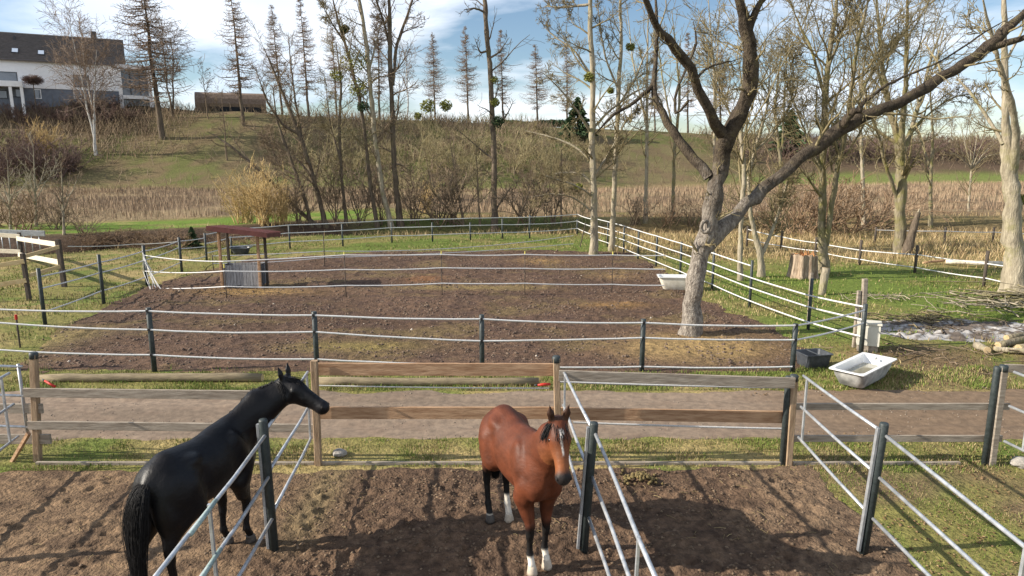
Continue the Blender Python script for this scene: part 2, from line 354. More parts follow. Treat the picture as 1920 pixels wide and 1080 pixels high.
blades('yard_grass', x, y, rng.uniform(.02, .07, len(x)), .009, gcols(len(x), .35 + .45 * f, .9), 'sparse olive grass in the yard right of the pens', 'grass', M_BLADE)
x, y = scatter(150000, -24, 32, 15.2, 44, lambda x, y: np.where(pd(x, y) < .15, .1 + .9 * sst(.40, .6, fbm(x * .7, y * .7, 4)), 0)); k = (y - ditch_y(x)) < -2; x, y = x[k], y[k]
f = np.where(x > 6, sst(7, 9, x) * (1 - sst(29, 33, y + .25 * (x - 12))), np.where(y > 33, .75, .5)) * (.4 + .6 * sst(.4, .6, fbm(x * .6 + 17, y * .6, 3)))
blades('field_grass', x, y, rng.uniform(.04, .15, len(x)), .028, gcols(len(x), .1 + .8 * f), 'winter grass around and beyond the soil paddock', 'grass', M_BLADE)
# long straw coloured grass beyond the outer fence and along the ditch
def wl(x, y):
    dd = y - ditch_y(x); l_ = np.where(x < -10, .12, 1.); r = sst(31, 34, y + .25 * (x - 12)) * (x > 5) * (dd < -1.5)
    return np.clip(r + np.exp(-((dd + 2.6) / 1.5) ** 2) * .8 * l_ + np.exp(-((dd - 5) / 2.5) ** 2) * .55 * l_, 0, 1) * (.25 + .75 * sst(.38, .6, fbm(x * .5, y * .5, 3)))
x, y = scatter(90000, -40, 50, 29, 60, wl); t = rng.random(len(x))[:, None]
blades('straw_grass', x, y, rng.uniform(.15, .5, len(x)), .035, np.array([.22, .15, .08]) * (1 - t) + np.array([.46, .36, .2]) * t, 'long straw coloured grass along the ditch and outer fence', 'grass', M_BLADE, lean=.8)
# reeds
def wr(x, y):
    dd = y - ditch_y(x); return ((dd > 12 + 5 * (x < -10)) & (y < base_y(x) - 1)) * (.25 + .75 * sst(.36, .55, fbm(x * .15, y * .3, 3)))
x, y = scatter(110000, -75, 100, 50, 128, wr); t = rng.random(len(x))[:, None]; q = fbm(x * .1, y * .25, 3)[:, None]
cr_ = (np.array([.19, .128, .085]) * (1 - t) + np.array([.36, .272, .18]) * t) * (.7 + .7 * q)
blades('dead_reeds', x, y, rng.uniform(.25, .8, len(x)), .05, cr_, 'brown dead reeds filling the meadow below the slope', 'reeds', M_BLADE, lean=.35)
# slope scrub: twiggy strokes
def wsl(x, y):
    t = (y - base_y(x)) / 30; left = sst(-52, -66, x) * sst(.25, .45, t) + .9 * sst(-44, -38, x) * (1 - sst(2, 14, x)) * sst(.05, .3, t) * .8 + sst(34, 48, x) * sst(.35, .55, t)
    return np.where((t > 0) & (t < 1.08), np.clip(left * 1.0 + .05, 0, 1) * (.3 + .7 * sst(.4, .58, fbm(x * .22, y * .3, 3))), 0)
x, y = scatter(150000, -125, 130, 95, 165, wsl); n = len(x)
z = TZ(x, y); h = rng.uniform(.5, 2.2, n); K = 3
P = np.zeros((n, K, 3)); P[:, 0] = np.stack([x, y, z - .1], 1); d = rng.normal(0, .38, (n, 2))
for k in range(1, K): P[:, k] = P[:, 0] + np.stack([d[:, 0] * h * k / 2 + rng.normal(0, .12, n), d[:, 1] * h * k / 2, h * k / 2], 1)
V, Qb = tubes(P, np.broadcast_to(np.array([.05, .035, .012]), (n, K)) * rng.uniform(.6, 1.4, (n, 1)), 3)
t = rng.random(n)[:, None]; cb = np.array([.15, .105, .075]) * (1 - t) + np.array([.30, .235, .15]) * t
yl = (sst(.55, .7, fbm(x * .12 + 60, y * .2, 2)) * ((x > -44) & (x < 40)))[:, None]; cb = cb + (np.array([.20, .19, .07]) - cb) * yl * .6
link_o = link('slope_scrub', mesh('slope_scrub', V, Qb, M_BLADE, True, np.repeat(cb, K * 3, 0))); tag(link_o, 'brown twiggy scrub covering the far slope', 'scrub', kind='stuff')
# pebbles, clods and leaves
def lumps(name, x, y, s, cols, lab, cat, flat=.7, lift=.0, zf=None):
    n = len(x); o = np.array([(1,0,0),(-1,0,0),(0,1,0),(0,-1,0),(0,0,1),(0,0,-1)], float)
    V = o[None] * s[:, None, None] * rng.uniform(.6, 1.2, (n, 6, 1)); V[:, :, 2] *= flat
    a = rng.random(n) * 6.28; ca, sa = np.cos(a)[:, None], np.sin(a)[:, None]
    V = np.stack([V[..., 0] * ca - V[..., 1] * sa, V[..., 0] * sa + V[..., 1] * ca, V[..., 2]], -1)
    z = (zf(x, y) if zf is not None else TZ(x, y)) + lift
    V += np.stack([x, y, z], 1)[:, None]
    T = np.array([(0,2,4),(2,1,4),(1,3,4),(3,0,4),(2,0,5),(1,2,5),(3,1,5),(0,3,5)]); Tt = (T[None] + (np.arange(n) * 6)[:, None, None]).reshape(-1, 3)
    o_ = link(name, mesh(name, V.reshape(-1, 3), Tt, M_BLADE, False, np.repeat(cols, 6, 0))); return tag(o_, lab, cat, kind='stuff')
x, y = scatter(9000, -5.5, 5, 5.2, 10.1, lambda x, y: (inpoly(x, y, PEN) > .1) * (.2 + .8 * sst(.4, .6, fbm(x * 1.5, y * 1.5, 3)) ) * (.35 + .65 * (x > -2.8)))
t = rng.random(len(x))[:, None]; lumps('soil_clods', x, y, rng.uniform(.008, .035, len(x)) , np.array([.10, .068, .045]) * (1 - t) + np.array([.19, .135, .09]) * t, 'loose crumbs of soil in the pens', 'soil', zf=lambda x, y: TZ(x, y) + .012 + pen_amp(x, y))
x, y = scatter(14000, -13, 8, 15.5, 36, lambda x, y: (inpoly(x, y, PADDOCK) > .1) * (.2 + .8 * sst(.4, .6, fbm(x, y, 3))))
t = rng.random(len(x))[:, None]; wh = (rng.random(len(x)) < .004)[:, None]; cl = np.where(wh, np.array([.55, .48, .40]), np.array([.09, .062, .05]) * (1 - t) + np.array([.17, .125, .09]) * t)
lumps('paddock_clods', x, y, rng.uniform(.02, .065, len(x)), cl, 'loose clods and pale stones on the paddock soil', 'soil', zf=lambda x, y: TZ(x, y) + .012 + pad_amp(x, y))
x, y = scatter(14000, 4.8, 17, 5, 19, lambda x, y: (pd(x, y) < .3) * sst(.42, .6, fbm(x * .7 + 3, y * .7, 3))); t = rng.random(len(x))[:, None]
lumps('fallen_leaves', x, y, rng.uniform(.010, .032, len(x)), np.array([.12, .07, .035]) * (1 - t) + np.array([.28, .19, .10]) * t, 'brown fallen leaves and bark bits on the yard', 'leaves', flat=.25, lift=.012)

x, y = scatter(2200, -10, 11, 11.1, 14.0, lambda x, y: (inpoly(x, y, TRACK) > -.1) * (.15 + .85 * sst(.48, .62, fbm(x * .9, y * 2.5, 3)))); t = rng.random(len(x))[:, None]
lumps('track_gravel', x, y, rng.uniform(.008, .026, len(x)), np.array([.13, .10, .08]) * (1 - t) + np.array([.28, .23, .18]) * t, 'small stones and crumbs on the dirt track', 'gravel', flat=.6, zf=lambda x, y: TZ(x, y) + .012 + trk_amp(x, y))
n = 900; x = rng.uniform(-6.5, 4.6, n); y = rng.uniform(5.2, 10, n); k = rng.random(n) < sst(.45, .65, fbm(x * .8 + 2, y * .8, 3)); x, y = x[k], y[k]; n = len(x); a = rng.random(n) * 6.28; l = rng.uniform(.05, .16, n); z = pen_amp(x, y) + .022
P = np.stack([np.stack([x - np.cos(a) * l / 2, y - np.sin(a) * l / 2, z], 1), np.stack([x, y, z + .012], 1), np.stack([x + np.cos(a) * l / 2, y + np.sin(a) * l / 2, z + .004], 1)], 1)
V, Qs = tubes(P, np.full((n, 3), .003), 3); tag(link('straw_scraps', mesh('straw_scraps', V, Qs, M_BLADE, True, np.repeat(np.array([.34, .26, .13]) * rng.uniform(.6, 1.2, (n, 1)), 9, 0))), 'scraps of straw trodden into the pen soil', 'straw', kind='stuff')
# ------------------------------------------------------------------ fences
M_PLASTIC = mat('post_plastic', (.022, .030, .030), (.045, .055, .056), scale=14, rough=.5, bump=.15, spec=.4)
M_GALV = mat('galvanised_pipe', (.36, .38, .40), (.60, .62, .64), scale=9, rough=.42, metal=.55, bump=.05, spec=.5)
M_GALVD = mat('galvanised_dull', (.26, .27, .28), (.42, .43, .45), scale=9, rough=.5, metal=.5, bump=.05)
M_TAPE = mat('white_tape', (.50, .51, .52), (.70, .70, .70), scale=30, rough=.6, spec=.3)
M_ROPE = mat('pale_cord', (.50, .50, .47), (.68, .67, .62), scale=30, rough=.8)
M_GREENP = mat('green_paint', (.20, .29, .27), (.36, .42, .41), scale=20, rough=.5)
def wood(name, c1, c2, s=3.2, st=(1, 7, 7), bump=.5): return mat(name, c1, c2, scale=s, stretch=st, rough=.85, bump=bump, bscale=s * 3, bdist=.012, detail=8, spec=.15)
M_WOODG = wood('weathered_board', (.20, .165, .13), (.37, .32, .26))
M_WOODB = wood('brown_board', (.26, .15, .085), (.46, .30, .185))
M_WOODP = wood('post_wood', (.22, .15, .095), (.40, .29, .19), st=(7, 7, 1))
M_WOODY = wood('fresh_board', (.46, .33, .17), (.62, .49, .29))
M_WOODL = wood('pale_board', (.55, .48, .37), (.72, .65, .52))
M_LOG = wood('log_bark', (.15, .12, .08), (.27, .22, .14), st=(1, 5, 5))
M_DARKW = wood('dark_post', (.055, .045, .038), (.11, .09, .075), st=(7, 7, 1))
M_RED = mat('red_plastic', (.45, .03, .02), rough=.5)
M_YELL = mat('yellow_plastic', (.55, .48, .12), rough=.5)
nrng = np.random.default_rng(5)

def post(parent, b, t, r, mt, n=10, name='post', cap=None, capr=1.06, caph=.05):
    b = np.asarray(b, float).copy(); t = np.asarray(t, float); b[2] -= .12
    o = MB().tube([b, b * .5 + t * .5, t - (t - b) * .004, t], [r, r, r, r * .8], n).build(name, mt, parent, True)
    return o
def ribbon(pts, sag=.03, h=.04, th=.008, sub=6, wob=.0):
    P = [np.asarray(p, float) for p in pts]; L = []
    for i in range(len(P) - 1):
        a, b = P[i], P[i + 1]; ln = np.linalg.norm(b - a); s = sag * (ln / 3.7) ** 1.2 * nrng.uniform(.4, 1.6)
        for k in range(sub):
            t = k / sub; p = a * (1 - t) + b * t; p = p.copy(); p[2] -= s * 4 * t * (1 - t); p[2] += nrng.normal(0, wob) if 0 < k else 0; L.append(p)
    L.append(P[-1]); L = np.array(L); T = np.gradient(L, axis=0); T /= np.linalg.norm(T, axis=1, keepdims=True)
    sd = np.cross(T, [0, 0, 1]); sd /= np.linalg.norm(sd, axis=1, keepdims=True); u = np.cross(sd, T); K = len(L)
    V = np.stack([L - sd * th / 2 - u * h / 2, L + sd * th / 2 - u * h / 2, L + sd * th / 2 + u * h / 2, L - sd * th / 2 + u * h / 2], 1).reshape(-1, 3)
    i = np.arange(K * 4).reshape(K, 4); j = np.roll(i, -1, 1); Q = np.stack([i[:-1], j[:-1], j[1:], i[1:]], -1).reshape(-1, 4)
    return V, Q
def tape(parent, pts, mt=None, **k):
    V, Q = ribbon(pts, **k); return wpart('tape', V, Q, mt or M_TAPE, parent)
def pz(p, py, off=0.):                   # height of a picture row at a post's foot p
    x, y = pix((p[0], p[1], 0)); return np.array([p[0], p[1] + off, topz(x, py, p[1])])

M_TUBD_ = mat('black_insulator', (.02, .02, .022), rough=.5)
# front row of the paddock
t = thing('tape_fence', 'white tape fence on dark plastic posts along the near edge of the paddock', 'fence', G(904, 697))
rows = [(-30, 697, 574), (290, 697, 577), (595, 697, 584), (904, 697, 590), (1203, 697, 598), (1485, 698, 607)]
strands = [[576, 582, 590, 597, 604, 609], [600, 617, 621, 638, 632, 636], [652, 664, 672, 682, 686, 686]]
feet = [G(a, b) for a, b, c in rows]
for p, (a, b, c) in zip(feet, rows): post(t, p, pz(p, c), .058, M_PLASTIC)
for s in strands: tape(t, [pz(p, v, -.065) for p, v in zip(feet, s)], sag=.03, wob=.003)
for s in strands:
    for p, v in zip(feet, s): q = pz(p, v, -.06); MB().beam(q - [.03, .004, 0], q + [.03, -.004, 0], .03, .055).build('insulator', M_TUBD_, t)
cor = G(1614, 662)
post(t, cor, pz(cor, 570), .058, M_PLASTIC)
for a, b in ((609, 581), (636, 605)): tape(t, [pz(feet[-1], a, -.065), pz(cor, b, -.03)], sag=.03)
# thin fibre stakes with a red head on the far left
q = G(38, 652); st = thing('fence_stake', 'short thin stake with a red insulator at the left end of the near tapes', 'stake', q)
post(st, q, pz(q, 596), .022, M_DARKW, 6, 'stake'); MB().tube([pz(q, 599), pz(q, 590)], [.035, .03], 8).build('insulator', M_RED, st)
# right side row
t = thing('tape_fence', 'white tape fence running back along the right side of the paddock', 'fence', G(1275, 519))
rr = [(1515, 619, 522), (1405, 577, 488), (1335, 545, 472), (1275, 519, 453), (1230, 500, 441), (1196, 486, 431), (1169, 474, 426), (1139, 463, 417), (1108, 452, 413)]
feet = [cor] + [G(a, b) for a, b, c in rr]
for p, (a, b, c) in zip(feet[1:], rr): post(t, p, pz(p, c), .045, M_PLASTIC)
def rel(ps, hs, off=-.055, o0=0.): return [np.array([p[0] + off, p[1], p[2] + h]) for p, h in zip(ps, hs)]
HR = 1.42
tape(t, [np.array([feet[1][0] - .05, feet[1][1], 1.20]) if i == 0 else np.array([p[0] - .05, p[1], p[2] + HR * .97]) for i, p in enumerate(feet[1:])][1:], sag=.015)
for hs in (.70, .47, .17): tape(t, [np.array([p[0] - .05, p[1], p[2] + (HR * hs if i else HR * (hs + .13))]) for i, p in enumerate(feet)], sag=.015)
# far row
t = thing('tape_fence', 'white tape fence across the far end of the paddock below the bare trees', 'fence', G(735, 455))
fr = [(1082, 440, 411), (993, 447, 403), (942, 448, 410), (882, 450, 417), (811, 453, 417), (735, 455, 417), (643, 462, 420), (544, 467, 422), (435, 477, 443), (388, 491, 437)]
ff = [G(a, b) for a, b, c in fr]
for p, (a, b, c) in zip(ff, fr): post(t, p, pz(p, c), .05, M_PLASTIC, 8)
for hs in (1.28, .86, .40): tape(t, [np.array([p[0], p[1] - .06, p[2] + hs]) for p in [feet[-1]] + ff], sag=.03, h=.045)
br = thing('leaning_stake', 'thin stake leaning beside the two pale trunks at the far corner', 'stake', G(1087, 463))
MB().tube([G(1087, 463) - [0, 0, .1], at(1098, 417, G(1087, 463)[1] + .2)], [.03, .03], 6).build('stake', M_DARKW, br)
# left row
t = thing('tape_fence', 'white tape fence running back along the left grass strip', 'fence', G(195, 570))
lr = [(85, 609, 503), (195, 570, 477), (276, 536, 460), (341, 510, 445)]
fl = [G(a, b) for a, b, c in lr]
for p, (a, b, c) in zip(fl, lr): post(t, p, pz(p, c), .056, M_PLASTIC)
for row in ([519, 492, 471, 452], [541, 511, 488, 464], [585, 545, 519, 492]): tape(t, [pz(p, v, -.06) for p, v in zip(fl, row)], sag=.03)
for a, b in ((452, 446), (466, 462), (488, 480)): tape(t, [pz(fl[-1], a, -.05), pz(ff[-1], b, -.05)], sag=.04)
q = fl[2]; mb = []
for k in range(7):                       # spare tape knotted and hanging at the gate post
    a = pz(q, 468 + 3 * k, -.08); e = G(280 + nrng.uniform(-4, 24), 538 + nrng.uniform(0, 6)); m_ = a * .5 + e * .5 + nrng.normal(0, .12, 3)
    V, Qq = ribbon([a, m_, e + [0, 0, .02]], sag=.06, h=.03); mb.append((V, Qq))
V, Qq = merge(mb); wpart('hanging_tape', V, Qq, M_TAPE, t)
# strand from the board pen to the gate post
tw = thing('tape_strand', 'single pale tape stretched in front of the dark ditch bank', 'tape', fl[3]); V, Qq = ribbon([pz(fl[3], 453, .07), at(250, 458, 29), at(127, 462, 25.5)], sag=.05, h=.03); wpart('tape', V, Qq, M_ROPE, tw)
# inner temporary fence
t = thing('tape_fence', 'temporary tape fence on thin stakes crossing the middle of the paddock', 'fence', G(828, 554))
ir = [(425, 559, 497), (649, 557, 474), (829, 555, 473), (984, 554, 473), (1147, 552, 474)]
fi = [G(a, b) for a, b, c in ir]
for p, (a, b, c) in zip(fi, ir):
    s_ = post(t, p, pz(p, c + 4), .017, M_DARKW, 6, 'stake'); MB().tube([pz(p, c + 5), pz(p, c - 2)], [.028, .022], 6).build('insulator', M_YELL, t)
e1 = [G(1245, 552)]
for s in ([490, 478, 477, 477, 478, 479], [508, 505, 502, 503, 503, 505], [537, 535, 531, 531, 533, 535]):
    pts = [pz(fi[0], s[0], -.03)] + [pz(p, v, -.03) for p, v in zip(fi[1:], s[1:5])] + [pz(e1[0], s[5], 0)]
    tape(t, pts, sag=.03, h=.038)
for a, b in ((478, 490), (508, 508), (540, 537)): tape(t, [pz(fl[2], a, -.06), pz(fi[0], b, -.03)], sag=.03, h=.035)
# second inner strand
t = thing('tape_fence', 'low double tape on two thin stakes over the far grass strip', 'fence', G(609, 497))
r2 = [(400, 505, 478), (609, 497, 438), (1075, 466, 440)]; f2 = [G(a, b) for a, b, c in r2]
for p, (a, b, c) in zip(f2[:2], r2): post(t, p, pz(p, c), .02, M_DARKW, 6, 'stake')
for s in ([480, 471, 442], [494, 483, 457]): tape(t, [pz(p, v) for p, v in zip(f2, s)], sag=.05, h=.035)
# outer fence on the right
t = thing('tape_fence', 'two strand tape fence on wooden stakes around the right hand grass strip', 'fence', G(1611, 497))
orr = [(1400, 462, 424), (1464, 471, 433), (1528, 482, 445), (1611, 497, 450), (1715, 512, 460), (1844, 538, 470), (2010, 575, 485)]; fo = [G(a, b) for a, b, c in orr]
for p, (a, b, c) in zip(fo, orr): post(t, p, pz(p, c), .06, M_DARKW, 7)
tape(t, [pz(p, v, -.07) for p, v in zip(fo, [430, 444, 455, 469, 477, 494, 512])], sag=.04); tape(t, [pz(p, v, -.07) for p, v in zip(fo, [448, 461, 470, 486, 501, 521, 548])], sag=.04)
t = thing('tape_fence', 'far single strand fence on grey stakes behind the straw grass at right', 'fence', G(1770, 457))
o3 = [(1640, 456, 426), (1770, 457, 426), (1861, 454, 426), (1990, 456, 424)]; f3 = [G(a, b) for a, b, c in o3]
for p, (a, b, c) in zip(f3, o3): post(t, p, pz(p, c), .06, M_DARKW, 7)
tape(t, [pz(p, v, -.07) for p, v in zip(f3, [431, 433, 435, 437])], sag=.05)

# ------------------------------------------------------------------ road-side board fence of the pens
bf = thing('board_fence', 'wooden board fence between the horse pens and the dirt track', 'fence', G(1048, 870))
PW = {}; PO = {}
for k, (px, py, tx, ty, mt_) in {'a': (70, 866, 63, 664, M_WOODP), 'b': (597, 873, 589, 676, M_WOODP), 'c': (1048, 872, 1043, 671, M_WOODP), 'd': (1478, 872, 1489, 706, M_WOODP), 'e': (1858, 873, 1882, 688, M_WOODG)}.items():
    b = G(px, py); tp = at(tx, ty, b[1] + (.0)); PW[k] = (b, tp)
    b2 = b.copy(); b2[2] -= .15; PO[k] = MB().beam(b2, tp, .10, .10, up=(0, 1, 0), bev=.1).build('post', mt_, bf)
for k in 'acde':                          # dark plastic caps
    b, tp = PW[k]; d = (tp - b) / np.linalg.norm(tp - b); MB().tube([tp - d * .07, tp + d * .015, tp + d * .03], [.066, .066, .05], 10).build('cap', M_PLASTIC, PO[k], True)
for k, ox in (('d', -.085), ('e', -.09)):
    b, tp = PW[k]; MB().tube([b + [ox, .02, -.15], tp + [ox * .9, .02, -.02], tp + [ox * .9, .02, 0]], [.05, .05, .042], 12).build('sleeve_post', M_PLASTIC, bf, True)
def board(pa, pb, h, mt_, Y, th=.042, ends=True):
    a = at(pa[0], pa[1], Y); b = at(pb[0], pb[1], Y); a2 = a + (b - a) * .0; MB().beam(a, b, th, h, bev=.08).build('board', mt_, bf)
YB = PW['c'][0][1] + .10; YF = PW['c'][0][1] - .10
board((45, 736), (592, 742), .145, M_WOODG, YB); board((53, 797), (590, 803), .135, M_WOODG, YB)
board((-120, 765), (80, 766), .155, M_WOODG, YB + .05); board((-120, 823), (95, 823), .16, M_WOODG, YB + .05)
board((592, 692), (1040, 693), .20, M_WOODB, YB); board((598, 774), (1046, 774), .195, M_WOODB, YB); board((1048, 775), (1474, 782), .195, M_WOODB, YB)
board((1048, 704), (1490, 718), .165, M_WOODG, YF + .0); board((1488, 762), (1892, 762), .105, M_WOODG, YB); board((1476, 822), (1878, 822), .105, M_WOODG, YB)
board((1884, 690), (2100, 700), .13, M_WOODG, YB + .05)
for (a, b) in (((80, 866), (592, 868)), ((602, 870), (1046, 870)), ((1052, 870), (1474, 870)), ((1482, 869), (1800, 873))):
    A, B = G(*a), G(*b); A[2] = B[2] = -.005; A[1] = B[1] = 10.30; MB().beam(A, B, .05, .11).build('kick_board', M_WOODG, bf)
brc = MB().beam(at(54, 812, 10.2), G(20, 866) - [0, 0, .05], .05, .06).build('brace', M_WOODB, bf)
for px0, py0, px1, py1 in ((1075, 792, 1474, 804), (1050, 716, 1488, 727)):
    V, Qq = ribbon([at(px0, py0, YB + .12), at(px1, py1, YB + .12)], sag=.01, h=.03); wpart('tape', V, Qq, M_TAPE, bf)
V, Qq = ribbon([at(598, 723, YB + .1), at(1030, 728, YB + .1)], sag=.02, h=.02); wpart('tape', V, Qq, M_ROPE, bf)
# ------------------------------------------------------------------ pipe dividers between the pens
def pipe_fence(lab, p_far, p_mid, p_near, hs_far, hs_mid, hs_near, top_mid, uprights=(), lean=(0, 0), mid_r=.053, square=False, paint=False):
    t = thing('pipe_fence', lab, 'fence', p_mid)
    tm = np.array([p_mid[0] + lean[0], p_mid[1] + lean[1], top_mid]); b = np.array(p_mid, float); b[2] = -.15
    if square: MB().beam(b, tm, .15, .15, up=(0, 1, 0), bev=.1).build('post', M_WOODP, t)
    ps = MB().tube([b, tm - [0, 0, .02], tm], [mid_r, mid_r, mid_r * .85], 14).build('post', M_PLASTIC, t, True)
    ax = (tm - b) / np.linalg.norm(tm - b); side = np.array([-mid_r - .012, 0, 0])
    MB().beam(b + side + [0, -.02, .2], tm + side - ax * .06, .035, .05, up=(0, 1, 0)).build('channel', M_GALVD, ps)
    pn = np.array(p_near, float); MB().tube([pn - [0, 0, .15], pn + [0, 0, top_mid - .02], pn + [0, 0, top_mid]], [mid_r, mid_r, mid_r * .85], 14).build('post', M_PLASTIC, t, True)
    on = lambda z: b + (tm - b) * ((z - b[2]) / (tm[2] - b[2]))
    for hf, hm, hn in zip(hs_far, hs_mid, hs_near):
        a = np.array([p_far[0], p_far[1], hf]); m1 = on(hm); e = np.array([p_near[0], p_near[1], hn])
        ofs = np.array([-.02, 0, 0])
        d1 = (m1 - a) / np.linalg.norm(m1 - a); d2 = (e - m1) / np.linalg.norm(e - m1)
        def cv(p, q, s): return [p, p * .7 + q * .3 + [s, 0, -.012], p * .35 + q * .65 + [-s * .5, 0, -.01], q]
        MB().tube(cv(a, m1 - d1 * .05, .004), .0215, 10).build('rail', M_GALV, t, True)
        r_ = MB().tube(cv(m1 + d2 * .05 + [.02, 0, -.03], e, .01), .0215, 10).build('rail', M_GALV, t, True)
        MB().tube([m1 - d1 * .10, m1 - d1 * .02], [.034, .034], 10).build('clamp', M_GALVD, t, True)
        if paint and hf > .9:
            q0 = m1 * .55 + e * .45 + [.02, 0, -.02]; q1 = m1 * .38 + e * .62 + [.02, 0, -.02]
            MB().tube([q0, q1], .0235, 10).build('green_sleeve', M_GREENP, t, True)
    for (span, f) in uprights:
        if span == 0: a = np.array(p_far); c0 = np.array(p_mid)
        else: a = np.array(p_mid); c0 = np.array(p_near)
        q = a * (1 - f) + c0 * f; zl = (hs_far[2] * (1 - f) + hs_mid[2] * f) if span == 0 else (hs_mid[2] * (1 - f) + hs_near[2] * f); zh = (hs_far[0] * (1 - f) + hs_mid[0] * f) if span == 0 else (hs_mid[0] * (1 - f) + hs_near[0] * f)
        sx = lean[0] * f if span == 0 else lean[0] * (1 - f)
        MB().beam([q[0] + sx * .3, q[1], zl - .02], [q[0] + sx, q[1], zh], .03, .035, up=(0, 1, 0)).build('upright', M_GALV, t)
    return t
def xy(px, py): p = G(px, py); return (float(p[0]), float(p[1]), 0.)
def hz(px, py, Y): return topz(px, py, Y)
mA = xy(515, 1033); wA = PW['b'][0]; topA = topz(503, 786, mA[1])
pipe_fence('galvanised pipe fence beside the black horse', (wA[0] - .06, wA[1] - .08, 0), mA, (mA[0] + .12, 4.3, 0), (1.56, 1.03, .50), (1.56, 1.03, .48), (1.50, .99, .47), topA, ((0, .03), (1, .48)), (-.03, 0), paint=True)
mB = xy(1093, 1033); topB = topz(1112, 792, mB[1])
pipe_fence('galvanised pipe fence right behind the bay horse', (PW['c'][0][0] + .05, wA[1] - .08, 0), mB, (1.16, 4.3, 0), (1.56, 1.03, .50), (1.58, 1.03, .50), (1.56, 1.03, .5), topB, ((0, .05), (1, .66)), (.10, 0), square=False)
mC = xy(1617, 1040); topC = topz(1637, 793, mC[1])
pipe_fence('galvanised pipe fence between the soil pen and the grassy yard', (PW['d'][0][0] + .09, wA[1] - .08, 0), mC, (4.32, 4.0, 0), (1.50, 1.0, .50), (1.58, 1.05, .52), (1.56, 1.05, .52), topC, ((0, .06), (1, .64)), (.10, 0))
pipe_fence('galvanised pipe fence at the right edge, only its end in view', (PW['e'][0][0] + .12, wA[1] - .05, 0), (8.1, 7.4, 0), (8.2, 4.5, 0), (1.55, 1.0, .42), (1.55, 1.0, .45), (1.55, 1., .45), 1.72, ((0, .12),), (.05, 0))
pipe_fence('galvanised pipe fence at the left edge, only its end in view', (PW['a'][0][0] - .06, wA[1] - .10, 0), (-7.35, 7.5, 0), (-7.3, 4.5, 0), (1.55, 1.05, .52), (1.56, 1.03, .5), (1.56, 1.03, .5), 1.75, ((0, .08),), (0, 0))
gt = thing('pipe_gate', 'three rail pipe gate running out of frame at far left', 'gate', (-8.6, 10.5, 0))
for z in (1.58, 1.1, .58): MB().tube([(-7.65, 10.42, z), (-9.4, 10.55, z + .01)], .022, 8).build('rail', M_GALV, gt, True)
for x in (-7.72, -9.3): MB().tube([(x, 10.43, .5), (x, 10.43, 1.62)], .024, 8).build('upright', M_GALVD, gt, True)

# round timbers along the far edge of the track
for i, (a, b, r, lab) in enumerate((((75, 716), (492, 716), .095, 'long round log lying at the track edge behind the black horse'), ((596, 722), (1010, 722), .09, 'long round log lying at the track edge behind the brown top board'))):
    A, B = G(*a), G(*b); n_ = 9; P = np.array([A + (B - A) * k / (n_ - 1) for k in range(n_)]); P[:, 2] = r * .8; P[:, 1] += nrng.normal(0, .02, n_); P[:, 2] += nrng.normal(0, .008, n_)
    t = thing('log', lab, 'log', (A + B) / 2); MB().tube(P, r * (1 + nrng.normal(0, .05, n_)), 12).build('bark', M_LOG, t, True)
    for e in (0, 1):
        p = P[-e]; d = np.array([1. if e else -1., 0, 0]); MB().tube([p, p + d * .006], [r * .9, r * .88], 12).build('cut_end', M_WOODY, t)

# board pen at far left
bp = thing('board_pen', 'small pen of pale and orange boards on dark posts at the left edge', 'fence', G(121, 538))
P1, P2 = G(55, 563), G(121, 538); P3 = at(36, 441, 33.); P3[2] = 0
MB().beam(P1 - [0, 0, .1], at(42, 475, P1[1]), .13, .13, up=(0, 1, 0)).build('post', M_DARKW, bp); MB().beam(P2 - [0, 0, .1], at(108, 449, P2[1] + .1), .17, .15, up=(0, 1, 0)).build('post', M_DARKW, bp)
MB().beam(P3 - [0, 0, .4], [P3[0], P3[1], topz(36, 436, 33.)], .14, .14, up=(0, 1, 0)).build('post', M_DARKW, bp)
def sl(a, ya, b, yb, h, m_): MB().beam(at(a[0], a[1], ya), at(b[0], b[1], yb), .05, h).build('board', m_, bp)
sl((31, 447), 32.9, (110, 459), P2[1] + .12, .20, M_WOODL); sl((34, 477), 32.9, (112, 492), P2[1] + .12, .20, M_WOODL)
sl((-60, 437), 33, (37, 443), 32.8, .20, M_WOODL); sl((-60, 468), 33, (38, 472), 32.8, .20, M_WOODL)
sl((49, 480), P1[1] + .06, (110, 463), P2[1] - .1, .13, M_WOODY); sl((56, 516), P1[1] + .06, (112, 500), P2[1] - .1, .13, M_WOODY)
sl((-70, 508), P1[1] - .4, (45, 490), P1[1] - .08, .15, M_WOODY); sl((-70, 545), P1[1] - .4, (49, 526), P1[1] - .08, .15, M_WOODY)
bar = thing('grey_gate', 'grey barred gate behind the pale boards at far left', 'gate', at(40, 470, 35))
MB().beam(at(-50, 434, 35), at(84, 438, 35), .08, .28).build('top_bar', M_GALVD, bar)
for px in range(-40, 84, 14): MB().tube([at(px, 438, 35), np.array([at(px, 438, 35)[0], 35, -.1])], .022, 6).build('bar', M_GALV, bar, True)

